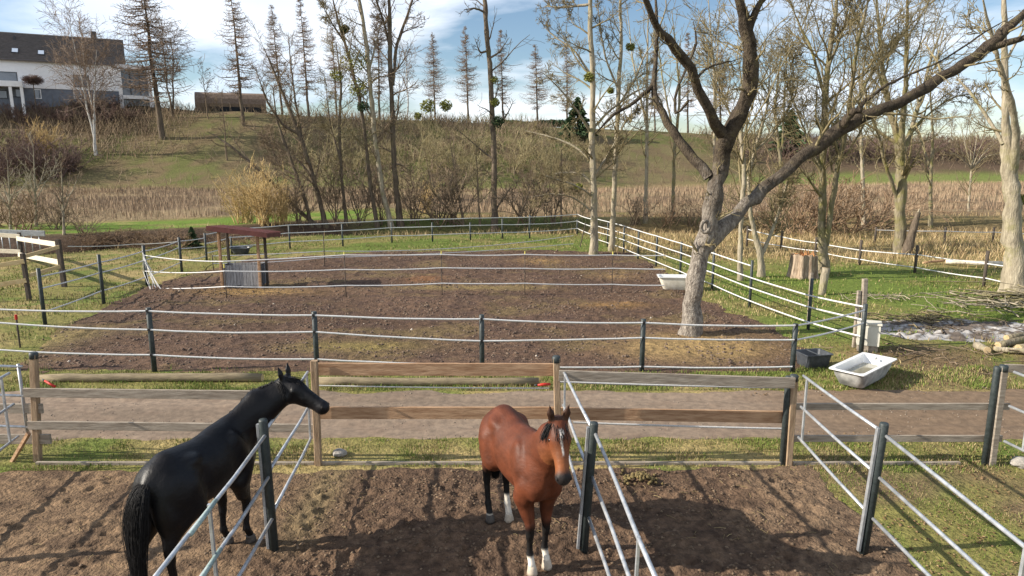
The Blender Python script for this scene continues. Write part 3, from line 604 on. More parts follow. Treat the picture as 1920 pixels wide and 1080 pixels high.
# ------------------------------------------------------------------ hay rack with a red roof
q = G(455, 540); Yk = float(q[1])
hr = thing('hay_rack', 'grey plank hay rack under a sloping dark red roof in the paddock', 'hay rack', q)
x0, x1 = at(421, 540, Yk)[0], at(488, 540, Yk)[0]; dep = .62; ztub = topz(455, 497, Yk); zb = topz(455, 538, Yk) + .03
M_PLANK = wood('grey_plank', (.19, .19, .20), (.34, .34, .35), st=(7, 7, 1)); M_ROOF = mat('red_sheet', (.095, .032, .028), (.15, .05, .042), scale=6, rough=.6, bump=.2)
nP = 11; w = (x1 - x0) / nP
for k in range(nP):
    z_ = zb + nrng.uniform(-.02, .03); MB().beam([x0 + w * (k + .5), Yk, z_], [x0 + w * (k + .5), Yk + nrng.uniform(-.004, .004), ztub + nrng.uniform(-.01, .015)], w * .93, .03, up=(0, 1, 0)).build('plank', M_PLANK, hr)
    MB().beam([x0 + w * (k + .5), Yk + dep, z_], [x0 + w * (k + .5), Yk + dep, ztub], w * .93, .03, up=(0, 1, 0)).build('plank', M_PLANK, hr)
for xx in (x0, x1):
    for k in range(6): MB().beam([xx, Yk + .03 + (k + .5) * (dep - .06) / 6, zb], [xx, Yk + .03 + (k + .5) * (dep - .06) / 6, ztub], .03, .16, up=(0, 1, 0)).build('plank', M_PLANK, hr)
rA, rB = at(396, 424, Yk), at(508, 437, Yk)
def roofz(x): return rA[2] + (rB[2] - rA[2]) * (x - rA[0]) / (rB[0] - rA[0])
for xx in (x0 - .04, x1 + .04):
    for yy in (Yk - .06, Yk + dep + .06): MB().beam([xx, yy, -.1], [xx, yy, roofz(xx) - .02], .09, .09, up=(0, 1, 0)).build('post', M_DARKW if yy > Yk else M_WOODB, hr)
rf = MB(); nn = 19; vs_ = []
for j, yy in enumerate((Yk - .45, Yk + dep + .45)):
    for k in range(nn):
        x = rA[0] + (rB[0] - rA[0]) * k / (nn - 1); vs_.append((x, yy, roofz(x) + .03 - .11 * j))
Vt = np.array(vs_); Vb = Vt - [0, 0, .15]; VV = np.concatenate([Vt, Vb]); n2_ = 2 * nn
fs = [(k, k + 1, nn + k + 1, nn + k) for k in range(nn - 1)] + [(n2_ + nn + k, n2_ + nn + k + 1, n2_ + k + 1, n2_ + k) for k in range(nn - 1)] + [(n2_ + k, n2_ + k + 1, k + 1, k) for k in range(nn - 1)] + [(nn + k, nn + k + 1, n2_ + nn + k + 1, n2_ + nn + k) for k in range(nn - 1)] + [(0, nn, n2_ + nn, n2_), (nn - 1, n2_ + nn - 1, n2_ + 2 * nn - 1, 2 * nn - 1)]
ro = rf.add(VV, fs).build('roof', M_ROOF, hr)
for k in range(8):
    yy = Yk - .42 + k * (dep + .84) / 7; MB().beam([rA[0], yy, rA[2] + .055 - .11 * (yy - Yk + .45) / (dep + .9)], [rB[0], yy, rB[2] + .055 - .11 * (yy - Yk + .45) / (dep + .9)], .04, .03).build('ridge_strip', M_ROOF, ro) if False else MB().beam([rA[0], yy, rA[2] + .045 - .11 * (yy - Yk + .45) / (dep + .9)], [rB[0], yy, rB[2] + .045 - .11 * (yy - Yk + .45) / (dep + .9)], .04, .03).build('ridge', M_ROOF, hr)
MB().box((x0 + .03, Yk + .03, zb + .05), (x1 - .03, Yk + dep - .03, ztub - .12)).build('hay', mat('old_hay', (.14, .095, .05), (.26, .19, .10), scale=20, rough=.95, bump=.8), hr)

# ------------------------------------------------------------------ tubs, cabinet
def tub(name, lab, cat, c, L, W, H, yaw, lip, m_out, m_in, taper=.72, ins=(), rad=.12):
    t = thing(name, lab, cat, (c[0], c[1], c[2]))
    def ring(l, w, z, n=6, r=None):
        r = min(r if r is not None else rad, l / 2 - .01, w / 2 - .01); out = []
        for cx_, cy_, a0 in ((l/2-r, w/2-r, 0), (-l/2+r, w/2-r, 90), (-l/2+r, -w/2+r, 180), (l/2-r, -w/2+r, 270)):
            for k in range(n): a = radians(a0 + 90 * k / (n - 1)); out.append((cx_ + r * cos(a), cy_ + r * sin(a), z))
        return out
    def loft(rings, capfirst=True, caplast=True):
        n = len(rings[0]); v = [p for r in rings for p in r]; f = []
        for i in range(len(rings) - 1): f += [(i*n+k, i*n+(k+1) % n, (i+1)*n+(k+1) % n, (i+1)*n+k) for k in range(n)]
        if capfirst: f.append(tuple(range(n - 1, -1, -1)))
        if caplast: f.append(tuple(range((len(rings)-1)*n, len(rings)*n)))
        return v, f
    ca, sa = cos(yaw), sin(yaw)
    rot = lambda v: [(c[0] + x * ca - y * sa, c[1] + x * sa + y * ca, c[2] + z) for x, y, z in v]
    v, f = loft([ring(L * taper * .9, W * taper * .85, 0), ring(L * taper, W * taper * .95, H * .08), ring(L * .86, W * .86, H * .6), ring(L * .93, W * .90, H - .02)], True, False); o = wpart('outer_wall', rot(v), f, m_out, t, True)
    v, f = loft([ring(L * .93, W * .9, H - .025, r=.05), ring(L, W, H - .022, r=.05), ring(L, W, H, r=.05), ring(L - lip * 2, W - lip * 2, H - .004), ring(L * .82, W * .74, H * .55), ring(L * .70, W * .58, H * .2), ring(L * .62, W * .5, H * .16)], False, True); wpart('basin', rot(v), f, m_in, t, False)
    return t, rot
M_ENAM = mat('white_enamel', (.72, .73, .72), (.80, .80, .79), scale=3, rough=.25, spec=.5); M_ENAMD = mat('dirty_enamel', (.20, .20, .195), (.52, .52, .50), scale=5, rough=.6)
M_ENAMW = mat('stained_enamel', (.60, .56, .46), (.78, .77, .74), scale=4, rough=.3)
M_TUBD = mat('dark_plastic', (.035, .040, .048), (.07, .078, .09), scale=9, rough=.45, spec=.4)
bt, rot = tub('bathtub', 'old white bathtub used as a water trough beside the cream cabinet', 'bathtub', (7.59, 14.4, .03), 1.80, .74, .40, radians(42), .075, M_ENAMD, M_ENAM)
wv_ = [rot([(x, y, .24)])[0] for x, y in ((-.62, -.24), (.62, -.24), (.62, .24), (-.62, .24))]
MB().add(wv_, [(0, 1, 2, 3)]).build('water', mat('trough_water', (.20, .19, .14), (.26, .24, .17), scale=3, rough=.08, spec=.5), bt)
hl = rot([(.70, .0, .37), (.66, .0, .37)]); MB().tube(hl, .03, 10).build('overflow', M_GALVD, bt, True)
for sx, sy in ((-.45, -.16), (.45, -.16), (-.45, .16), (.45, .16)): MB().tube(rot([(sx, sy, -.05), (sx, sy, .04)]), .025, 6).build('foot', M_GALVD, bt, True)
q = G(1531, 693); tb, rot = tub('feed_tub', 'square dark grey plastic tub on the ground left of the bathtub', 'tub', (q[0], q[1] + .22, .01), .68, .56, .34, radians(12), .03, M_TUBD, M_TUBD, rad=.05, taper=.82)
MB().beam(rot([(0, -.25, .325)])[0], rot([(0, .25, .325)])[0], .03, .02).build('bar', M_TUBD, tb)
q = G(1268, 546); b2, rot = tub('bathtub', 'small white bathtub in the paddock half hidden by the big trunk', 'bathtub', (q[0] + .12, q[1] + .30, .02), 1.5, .70, .50, radians(-6), .06, mat('cream_enamel', (.55, .50, .40), (.74, .70, .60), scale=4, rough=.5), M_ENAM)
MB().tube(rot([(.52, -.27, .12), (.52, -.36, .10)]), .10, 10).build('drain', M_TUBD, b2, True)
q = G(452, 477); tub('feed_tub', 'low round black tub on the grass behind the hay rack', 'tub', (q[0], q[1], .02), 1.0, .8, .32, 0, .04, M_TUBD, M_TUBD, rad=.36)
q = G(1632, 663); cb_ = thing('meter_cabinet', 'cream electrical cabinet standing behind the corner post', 'cabinet', q)
M_CREAM = mat('cream_grp', (.56, .54, .46), (.64, .62, .54), scale=6, rough=.55); zt = topz(1636, 608, q[1]); ya = radians(-24); hw, hd = .25, .17
def cbx(n, l, d, z0, z1, m_):
    v = [(q[0] + .05 + x * cos(ya) - y * sin(ya), q[1] + .28 + x * sin(ya) + y * cos(ya), z) for z in (z0, z1) for x, y in ((-l, -d), (l, -d), (l, d), (-l, d))]
    return MB().add(v, [(3,2,1,0),(4,5,6,7),(0,1,5,4),(1,2,6,5),(2,3,7,6),(3,0,4,7)]).build(n, m_, cb_)
cbx('base', hw - .02, hd - .02, -.05, .16, M_WOODG); cbx('body', hw, hd, .16, zt - .05, M_CREAM); cbx('lid', hw + .025, hd + .025, zt - .05, zt, M_CREAM)
v0 = np.array([q[0] + .05 - sin(ya) * -(hd + .004), q[1] + .28 - cos(ya) * (hd + .004), 0.])
MB().beam(v0 + [0, 0, .26], v0 + [0, 0, zt - .12], .40, .008, up=(sin(ya), -cos(ya), 0)).build('door', M_CREAM, cb_)
# grey timber stakes behind the corner post
for px, py, ty, tx, w_, lab in ((1622, 655, 523, 1622, .13, 'tall grey timber stake behind the corner post of the paddock'), (1607, 655, 545, 1611, .09, 'shorter split grey stake beside the corner post')):
    b = G(px, py); b = b + [0, .18, 0]; t = thing('timber_stake', lab, 'stake', b); MB().beam(b - [0, 0, .1], at(tx, ty, b[1]), w_, w_ * .8, up=(0, 1, 0), bev=.2).build('timber', M_WOODG, t)
t = thing('timber_stake', 'weathered wooden stake bound to the tape fence beside the leaning log', 'stake', G(1518, 600)); b = G(1516, 603); MB().beam(b - [0, 0, .1], at(1522, 512, b[1]), .09, .08, up=(0, 1, 0), bev=.2).build('timber', M_WOODG, t)
# red handle hanging on the tape near the centre post
hd_ = thing('gate_handle', 'red and black gate handle lying by the centre post', 'handle', at(1020, 722, 13.9)); a, b = at(1008, 722, 14.0), at(1032, 720, 14.0); MB().tube([a, a * .6 + b * .4, b], [.02, .035, .03], 8).build('grip', M_RED, hd_, True); MB().tube([a - (b - a) * .25, a], [.02, .02], 6).build('hook', M_PLASTIC, hd_, True)
hd_ = thing('gate_handle', 'small red handle on the ground by the leftmost post', 'handle', at(92, 722, 13.9)); a, b = at(84, 714, 13.9), at(103, 725, 13.8); MB().tube([a, b], [.02, .028], 8).build('grip', M_RED, hd_, True); MB().tube([a - (b - a) * .25, a], [.015, .015], 6).build('hook', M_PLASTIC, hd_, True)
# ------------------------------------------------------------------ trees
trng = np.random.default_rng(21)
def bark(name, c1, c2, c3=None, moss=.0, sc=6., bump=.9):
    m = mat(name, c1, c2, scale=sc, stretch=(1.6, 1.6, .35), rough=.92, bump=bump, bscale=sc * 2.4, bdist=.04, detail=9, spec=.1)
    if moss and not m.get('moss'):
        m['moss'] = 1; nt = m.node_tree; N = nt.nodes; L = nt.links; b = N['Principled BSDF']; src = b.inputs['Base Color'].links[0].from_socket
        t = N.new('ShaderNodeTexCoord'); nz = N.new('ShaderNodeTexNoise'); nz.inputs['Scale'].default_value = 1.3; nz.inputs['Detail'].default_value = 7; nz.inputs['Roughness'].default_value = .7
        L.new(t.outputs['Object'], nz.inputs['Vector'])
        r = N.new('ShaderNodeValToRGB'); r.color_ramp.elements[0].position = .62 - moss * .3; r.color_ramp.elements[1].position = .80 - moss * .3
        L.new(nz.outputs['Fac'], r.inputs[0])
        mx = N.new('ShaderNodeMix'); mx.data_type = 'RGBA'; L.new(r.outputs[0], mx.inputs[0]); L.new(src, mx.inputs[6]); mx.inputs[7].default_value = (*(c3 or (.17, .16, .045)), 1)
        L.new(mx.outputs[2], b.inputs['Base Color'])
    return m
B_GREY = bark('bark_grey', (.11, .095, .08), (.35, .31, .26), moss=.12, sc=11, bump=1.0)
B_LIMB = bark('bark_big', (.12, .10, .085), (.37, .33, .28), moss=.05, sc=11, bump=1.0)
def big_bark(m):
    nt = m.node_tree; N = nt.nodes; L = nt.links; b = N['Principled BSDF']; src = b.inputs['Base Color'].links[0].from_socket
    t = N.new('ShaderNodeTexCoord'); s = N.new('ShaderNodeSeparateXYZ'); L.new(t.outputs['Object'], s.inputs[0]); nz = N.new('ShaderNodeTexNoise'); nz.inputs['Scale'].default_value = 1.6; nz.inputs['Detail'].default_value = 8; nz.inputs['Roughness'].default_value = .7; L.new(t.outputs['Object'], nz.inputs['Vector'])
    a = N.new('ShaderNodeMath'); a.operation = 'MULTIPLY_ADD'; L.new(nz.outputs['Fac'], a.inputs[0]); a.inputs[1].default_value = 3.2; L.new(s.outputs['Z'], a.inputs[2])
    r = N.new('ShaderNodeMapRange'); r.inputs['From Min'].default_value = 4.3; r.inputs['From Max'].default_value = 6.2; L.new(a.outputs[0], r.inputs['Value'])
    n2 = N.new('ShaderNodeTexNoise'); n2.inputs['Scale'].default_value = 3.5; n2.inputs['Detail'].default_value = 9; n2.inputs['Roughness'].default_value = .75; L.new(t.outputs['Object'], n2.inputs['Vector'])
    cr = N.new('ShaderNodeValToRGB'); e = cr.color_ramp.elements; e[0].position = .38; e[0].color = (.035, .028, .022, 1); e[1].position = .72; e[1].color = (.15, .13, .055, 1); x = e.new(.55); x.color = (.095, .075, .055, 1); L.new(n2.outputs['Fac'], cr.inputs[0])
    mx = N.new('ShaderNodeMix'); mx.data_type = 'RGBA'; L.new(r.outputs[0], mx.inputs[0]); L.new(src, mx.inputs[6]); L.new(cr.outputs[0], mx.inputs[7]); L.new(mx.outputs[2], b.inputs['Base Color'])
    for n in N:
        if n.type == 'MAPPING': n.inputs['Scale'].default_value = (1.3, 1.3, .5)
        if n.type == 'BUMP': n.inputs['Distance'].default_value = .07
big_bark(B_LIMB)
B_PALE = bark('bark_pale', (.20, .17, .125), (.40, .35, .26), (.21, .195, .085), moss=.35)
B_MOSS = bark('bark_moss', (.13, .11, .08), (.29, .25, .17), (.19, .175, .065), moss=.55)
B_DARK = bark('bark_dark', (.075, .058, .045), (.17, .135, .10), (.13, .12, .05), moss=.25)
B_TWIG = bark('twig_ochre', (.15, .12, .068), (.275, .23, .13), bump=0)
B_TWIGB = bark('twig_brown', (.12, .088, .062), (.235, .18, .125), bump=0)
B_LARCH = bark('larch_twig', (.17, .125, .095), (.29, .22, .165), bump=0)
B_BIRCH = bark('birch_bark', (.40, .38, .34), (.66, .64, .60), (.10, .08, .07), moss=.3, bump=.2)
M_LEAF = mat('mistletoe_leaf', (.15, .16, .03), (.27, .27, .07), scale=4, rough=.7)
M_NEEDLE = mat('needle_green', (.022, .045, .018), (.05, .085, .03), scale=4, rough=.8)

def resample(P, R, K):
    P = np.asarray(P, float); R = np.asarray(R, float); s = np.r_[0, np.cumsum(np.linalg.norm(np.diff(P, axis=0), axis=1))]; u = np.linspace(0, s[-1], K)
    Q = np.stack([np.interp(u, s, P[:, i]) for i in range(3)], 1)
    for _ in range(2): Q[1:-1] = Q[1:-1] * .5 + (Q[:-2] + Q[2:]) * .25
    return Q, np.interp(u, s, R)
def grow(P, R, n, t0, t1, ang, sd, L, Lt, K, wob, up, rf, r_end, rng, lmin=.0):
    P = np.asarray(P); N, Kp = P.shape[:2]; T = np.gradient(P, axis=1); T /= np.linalg.norm(T, axis=2, keepdims=True) + 1e-9
    plen = np.linalg.norm(np.diff(P, axis=1), axis=2).sum(1)
    idx = np.repeat(np.arange(N), n); j = np.tile(np.arange(n), N); M = len(idx)
    t = t0 + (t1 - t0) * (j + rng.random(M)) / n; f = t * (Kp - 1); i0 = np.minimum(f.astype(int), Kp - 2); w = (f - i0)[:, None]
    p = P[idx, i0] * (1 - w) + P[idx, i0 + 1] * w; tg = T[idx, i0]; pr = R[idx, i0] * (1 - w[:, 0]) + R[idx, i0 + 1] * w[:, 0]
    rv = rng.normal(0, 1, (M, 3)); rv -= (rv * tg).sum(1, keepdims=True) * tg; rv /= np.linalg.norm(rv, axis=1, keepdims=True)
    a = np.radians(rng.normal(ang, sd, M))[:, None]; d = tg * np.cos(a) + rv * np.sin(a)
    ln = np.maximum(L * plen[idx] * (1 - Lt * t) * rng.uniform(.55, 1.25, M), lmin)
    out = np.zeros((M, K, 3)); out[:, 0] = p; st = (ln / (K - 1))[:, None]
    for k in range(1, K):
        d = d + rng.normal(0, wob, (M, 3)) + np.array([0, 0, up]); d /= np.linalg.norm(d, axis=1, keepdims=True); out[:, k] = out[:, k - 1] + d * st
    r0 = np.maximum(pr * rf, r_end); rr = r0[:, None] + (r_end - r0)[:, None] * np.linspace(0, 1, K)[None] ** .8
    return out, rr
def leafball(c, r, n, rng, s=.07, flat=.85):
    d = rng.normal(0, 1, (n, 3)); d /= np.linalg.norm(d, axis=1, keepdims=True); d *= (rng.random(n) ** .4)[:, None] * r; d[:, 2] *= flat; p = np.asarray(c) + d
    a = rng.normal(0, 1, (n, 3)); a /= np.linalg.norm(a, axis=1, keepdims=True); b = np.cross(a, rng.normal(0, 1, (n, 3))); b /= np.linalg.norm(b, axis=1, keepdims=True)
    V = np.stack([p - a * s, p - b * s * .4, p + a * s, p + b * s * .4], 1).reshape(-1, 3); return V, np.arange(n * 4).reshape(n, 4)

def traced(name, lab, stems, Y=None, base=None, m_t=None, m_c=None, lv=None, clumps=(), roots=True, jit=.012, group=None, sides=9, seed=1, rmin=.0075, m_l=None, ws=None):
    ws = ws or (.55 if name == 'young_tree' else .72)
    """stems: lists of (px, py, width px) or (px, py, width, depth offset); the first is the trunk, standing where its first pixel meets the ground"""
    rng = np.random.default_rng(seed); g0 = base if base is not None else G(stems[0][0][0], stems[0][0][1]); Y0 = float(g0[1]) if Y is None else Y
    if Y is not None: g0 = at(stems[0][0][0], stems[0][0][1], Y); g0[2] = TZ(g0[0], g0[1])
    t = thing(name, lab, 'tree', g0, group); SP = []; SR = []; trunk_parts = []; limb_parts = []
    PXS = []
    for si, s in enumerate(stems):
        P = []; R = []; PXN = []; dirn = rng.choice([-1, 1]) * rng.uniform(.15, .45)
        acc = 0; dy0 = 0.
        if si: dy0 = min(PXS, key=lambda a: math.hypot(a[0] - s[0][0], a[1] - s[0][1]))[2]
        for k, q in enumerate(s):
            dy = q[3] if len(q) > 3 else (0 if si == 0 else dy0 + dirn * acc); PXN.append((q[0], q[1], dy))
            if k + 1 < len(s): PXN.append(((q[0] + s[k+1][0]) / 2, (q[1] + s[k+1][1]) / 2, dy + (0 if si == 0 else dirn * .5 * math.hypot(s[k+1][0] - q[0], s[k+1][1] - q[1]) / F * Y0)))
            p = at(q[0], q[1], Y0 + dy); P.append(p); R.append(ws * (.35 if k == len(s) - 1 and len(s) > 2 else 1.) * q[2] / 2 / F * zc_(p))
            if k + 1 < len(s): acc += math.hypot(s[k+1][0] - q[0], s[k+1][1] - q[1]) / F * Y0
        PXS += PXN
        if si == 0:
            P[0] = np.array(P[0]); P[0][2] = g0[2] - .15
        K = max(10, min(44, int(np.linalg.norm(np.diff(P, axis=0), axis=1).sum() * 3.4)))
        Pq, Rq = resample(P, R, K); Pq[1:-1] += rng.normal(0, jit, (K - 2, 3)) * (.4 + Rq[1:-1, None] * 6)
        Rq = Rq * (1 + rng.normal(0, .05, K))
        if si == 0 and roots: Rq *= 1 + .45 * np.exp(-np.linspace(0, 1, K) * 16)
        V, Qd = tubes(Pq[None], np.maximum(Rq, .008)[None], sides)
        cen = np.repeat(Pq, sides, 0); sl_ = np.repeat(np.linspace(0, K * .45, K), sides); an = np.tile(np.arange(sides) * 6.283 / sides, K)
        V = cen + (V - cen) * (1 + (fbm(np.cos(an) * 1.3 + 9 + si * 5, np.sin(an) * 1.3 + sl_ * 1.6, 3) - .5)[:, None] * .5)
        wpart('trunk' if si == 0 else 'limb', V, Qd, m_t if si == 0 else (m_l or m_t), t)
        SP.append(resample(Pq, Rq, 14))
    if lv:
        P = np.stack([a for a, b in SP]); R = np.stack([b for a, b in SP]); parts = []
        cur = (P, R)
        for i, L_ in enumerate(lv):
            src = cur
            out = grow(src[0], src[1], rng=rng, **L_); parts.append(tubes(out[0], np.maximum(out[1], rmin), 5 if i == 0 else 3)); cur = out
        V, Qd = merge(parts); wpart('crown', V, Qd, m_c or m_t, t)
    for (px, py, r_, mt_, n_) in clumps:
        c = at(px, py, Y0); V, Qd = leafball(c, r_ / F * zc_(c), int(n_ * 1.3), rng, s=.009 * zc_(c) ** .6); tag(wpart('mistletoe', V, Qd, mt_, t, False), kind='stuff')
    return t
def LV(n, t0, t1, ang, sd, L, Lt, K, wob, up, rf, r_end, lmin=0.): return dict(n=n, t0=t0, t1=t1, ang=ang, sd=sd, L=L, Lt=Lt, K=K, wob=wob, up=up, rf=rf, r_end=r_end, lmin=lmin)

# the big walnut-like tree in the paddock
traced('tree', 'big gnarled grey tree with dark limbs in the near right of the paddock', [
    [(1293, 628, 42), (1300, 560, 38), (1312, 490, 37), (1322, 440, 41), (1332, 395, 38), (1342, 345, 34), (1353, 300, 35), (1360, 275, 35)],
    [(1350, 308, 30), (1357, 283, 34), (1364, 258, 36), (1384, 222, 34), (1403, 170, 33), (1411, 125, 32), (1411, 90, 29), (1400, 55, 27), (1394, 35, 25), (1386, 5, 20), (1372, -45, 14)],
    [(1314, 480, 20), (1332, 455, 34), (1352, 430, 34), (1400, 386, 27), (1470, 322, 25), (1530, 276, 27), (1575, 243, 29), (1625, 215, 24), (1700, 186, 22), (1790, 130, 21), (1850, 92, 22), (1885, 55, 20), (1925, 20, 15), (1990, -45, 10)],
    [(1395, 62, 24), (1410, 40, 18), (1420, 20, 14), (1434, -8, 12), (1448, -40, 8)],
    [(1362, 262, 26), (1330, 215, 21), (1312, 180, 20), (1303, 145, 20), (1285, 110, 20), (1262, 85, 18), (1238, 62, 15), (1222, 25, 14), (1205, -10, 12), (1185, -60, 9)],
    [(1330, 332, 24), (1300, 295, 20), (1270, 262, 18), (1243, 222, 17), (1226, 180, 14), (1222, 158, 11), (1230, 125, 10), (1232, 80, 8), (1234, 30, 7), (1225, -40, 5)],
    [(1225, 158, 11), (1205, 180, 8), (1170, 203, 7), (1140, 222, 6), (1116, 250, 5)],
    [(1845, 95, 17), (1880, 82, 14), (1925, 68, 11), (1990, 50, 8), (2060, 30, 6)],
    [(1572, 243, 20), (1584, 224, 17), (1600, 212, 14), (1614, 202, 13), (1625, 182, 7)],
    [(1600, 212, 8), (1650, 165, 6), (1700, 140, 5), (1760, 120, 4), (1830, 70, 4), (1900, 30, 3)],
    [(1290, 190, 6), (1262, 230, 6), (1265, 175, 6), (1290, 120, 5), (1310, 80, 5), (1300, 40, 4)],
    [(1305, 150, 7), (1320, 130, 5), (1350, 118, 4), (1395, 108, 3)]],
    m_l=B_LIMB, m_t=B_LIMB, m_c=B_TWIG, sides=18, ws=.88, jit=.02, seed=3,
    lv=[LV(8, .3, 1., 55, 18, .16, .3, 7, .17, .07, .28, .012, .5), LV(6, .2, 1., 42, 16, .5, .3, 5, .16, .03, .6, .006, .2)])
# knot on the big trunk
kn = at(1322, 425, G(1293, 628)[1] - .34)
lm = bpy.data.objects['tree']; a_ = np.linspace(0, 2 * pi, 17); ringP = np.stack([kn[0] + .10 * np.cos(a_), kn[1] + .02 * np.sin(a_ * 2), kn[2] + .15 * np.sin(a_)], 1); V, Qd = tubes(ringP[None], np.full((1, 17), .05), 6); wpart('knot', V, Qd, B_GREY, lm)

TW = [LV(26, .14, 1., 62, 12, .30, .55, 7, .13, .03, .42, .010, .4), LV(9, .2, 1., 45, 15, .5, .35, 5, .16, .05, .5, .009, .2), LV(5, .25, 1., 40, 15, .5, .3, 4, .15, .05, .6, .0075, .15)]
traced('tree', 'pale straight tree with curved lower branches at the far paddock edge', [
    [(1113, 478, 20), (1115, 420, 18), (1114, 360, 17), (1110, 280, 16), (1111, 200, 15), (1112, 120, 14), (1106, 60, 13), (1108, 0, 11), (1110, -90, 7)],
    [(1108, 345, 7), (1095, 325, 6), (1060, 322, 5), (1020, 330, 3)], [(1112, 370, 6), (1090, 352, 5), (1050, 338, 4), (1010, 325, 3)], [(1108, 300, 7), (1080, 275, 5), (1040, 258, 4), (985, 245, 3)],
    [(1110, 250, 7), (1080, 205, 5), (1050, 165, 4), (1015, 135, 3)], [(1112, 150, 6), (1080, 95, 5), (1040, 70, 4), (1020, 50, 3)], [(1106, 8, 7), (1060, 14, 6), (1020, 12, 4)], [(1112, 240, 7), (1145, 205, 6), (1185, 175, 6), (1215, 160, 5)],
    [(1114, 330, 6), (1140, 290, 5), (1160, 255, 4)], [(1112, 400, 6), (1080, 370, 4), (1040, 362, 3), (990, 370, 2)]],
    m_t=B_PALE, m_c=B_TWIG, lv=[LV(13, .22, 1., 58, 14, .24, .5, 7, .14, .05, .42, .010, .5), TW[1], TW[2]], clumps=[(1085, 350, 8, M_LEAF, 160), (1105, 145, 11, M_LEAF, 250)], seed=5)
traced('tree', 'slim pale tree just right of the pale straight trunk', [
    [(1147, 471, 14), (1150, 400, 13), (1153, 320, 12), (1157, 240, 12), (1160, 160, 11), (1166, 80, 9), (1163, 10, 7), (1166, -80, 5)], [(1158, 200, 6), (1190, 150, 5), (1210, 100, 4), (1240, 60, 3)], [(1160, 170, 6), (1135, 110, 5), (1125, 50, 4), (1120, 0, 3)], [(1156, 260, 5), (1180, 215, 4), (1225, 190, 3)]],
    m_t=B_PALE, m_c=B_TWIG, lv=[LV(14, .25, 1., 50, 14, .22, .5, 7, .13, .08, .45, .010, .4), TW[1], TW[2]], clumps=[(1182, 88, 9, M_LEAF, 160), (1145, 170, 7, M_LEAF, 120)], seed=6)
SP = [LV(16, .25, 1., 48, 16, .22, .4, 6, .16, .06, .4, .014, .5), LV(8, .2, 1., 45, 15, .5, .3, 5, .16, .05, .55, .011, .3), LV(4, .25, 1., 40, 15, .55, .3, 4, .15, .04, .7, .010, .25)]
traced('tree', 'tall lone dark trunk with ivy clumps in the middle of the tree line', [
    [(928, 432, 17), (926, 360, 15), (927, 280, 14), (922, 210, 14), (920, 140, 13), (913, 70, 12), (909, 0, 11), (905, -80, 8)], [(916, 110, 6), (935, 100, 4), (955, 70, 3)], [(911, 25, 6), (893, 15, 5), (870, 18, 4)], [(928, 395, 6), (945, 370, 5), (962, 345, 3)], [(931, 235, 5), (948, 220, 5), (960, 195, 4)], [(915, 95, 6), (900, 100, 5), (893, 80, 4)]],
    m_t=B_DARK, m_c=B_DARK, lv=[dict(SP[0], n=7), dict(SP[1], n=5)], clumps=[(927, 192, 10, M_LEAF, 340), (933, 228, 14, M_NEEDLE, 300), (925, 150, 9, M_LEAF, 140)], seed=8)
traced('tree', 'tall forked tree at the right of the left hand clump', [
    [(752, 424, 16), (742, 350, 14), (737, 270, 13), (735, 190, 12), (731, 110, 12), (731, 40, 10), (728, -60, 8)], [(737, 160, 9), (742, 90, 8), (758, 45, 7), (775, -5, 5), (790, -60, 4)], [(731, 90, 7), (722, 50, 6), (706, 0, 5), (695, -50, 4)]],
    m_t=B_DARK, m_c=B_TWIGB, lv=SP, seed=9)
traced('tree', 'pale leaning birch trunk in the left hand clump', [
    [(735, 428, 14), (716, 350, 13), (704, 270, 12), (697, 190, 12), (690, 110, 11), (682, 50, 10), (672, -10, 8), (660, -80, 6)], [(693, 130, 6), (703, 90, 5), (715, 40, 4)]],
    m_t=B_PALE, m_c=B_TWIGB, lv=SP, seed=10)
traced('tree', 'mossy slender tree draped in mistletoe in the left hand clump', [
    [(708, 426, 11), (695, 350, 10), (685, 260, 9), (675, 190, 9), (660, 130, 8), (645, 75, 7), (632, 35, 6), (620, -20, 4)], [(645, 78, 5), (620, 40, 4), (600, 0, 3)]],
    m_t=B_DARK, m_c=B_TWIG, lv=SP, clumps=[(646, 55, 10, M_NEEDLE, 300), (665, 115, 30, M_LEAF, 520), (672, 165, 20, M_LEAF, 420), (680, 200, 12, M_NEEDLE, 260)], seed=11)
traced('tree', 'arching many branched tree at the left of the tree line', [
    [(612, 425, 13), (598, 370, 12), (580, 310, 12), (560, 250, 11), (545, 210, 9), (520, 150, 7), (495, 90, 5)], [(560, 252, 7), (530, 235, 6), (500, 190, 5), (480, 130, 3)], [(575, 300, 6), (555, 200, 5), (545, 120, 4), (540, 60, 3)], [(590, 340, 6), (560, 300, 5), (520, 280, 4), (470, 240, 3)]],
    m_t=B_DARK, m_c=B_TWIGB, lv=[LV(14, .2, 1., 45, 16, .26, .4, 7, .15, .08, .5, .012, .5), SP[1], TW[2]], seed=12)
traced('tree', 'dark trunk leaning steeply left over the slope', [
    [(600, 425, 11), (560, 395, 10), (520, 352, 9), (475, 310, 8), (430, 272, 7), (392, 248, 5)], [(475, 310, 4), (450, 280, 3), (425, 240, 2)]], m_t=B_DARK, m_c=B_TWIGB, lv=[LV(7, .3, 1., 55, 15, .2, .3, 6, .15, .06, .4, .01, .3), SP[1]], seed=13)
traced('tree', 'thin dark tree between the arching tree and the mossy one', [
    [(650, 422, 9), (641, 340, 8), (636, 250, 8), (640, 160, 6), (630, 80, 4)], [(638, 300, 5), (618, 230, 4), (610, 150, 3)]], m_t=B_DARK, m_c=B_TWIG, lv=SP, clumps=[(632, 140, 14, M_LEAF, 200)], seed=14)
traced('tree', 'dark slanting trunk left of the arching tree', [
    [(585, 425, 10), (568, 360, 9), (545, 300, 8), (520, 230, 6), (510, 160, 4)], [(555, 330, 5), (520, 310, 4), (500, 250, 3)]], m_t=B_DARK, m_c=B_TWIGB, lv=SP, seed=15)
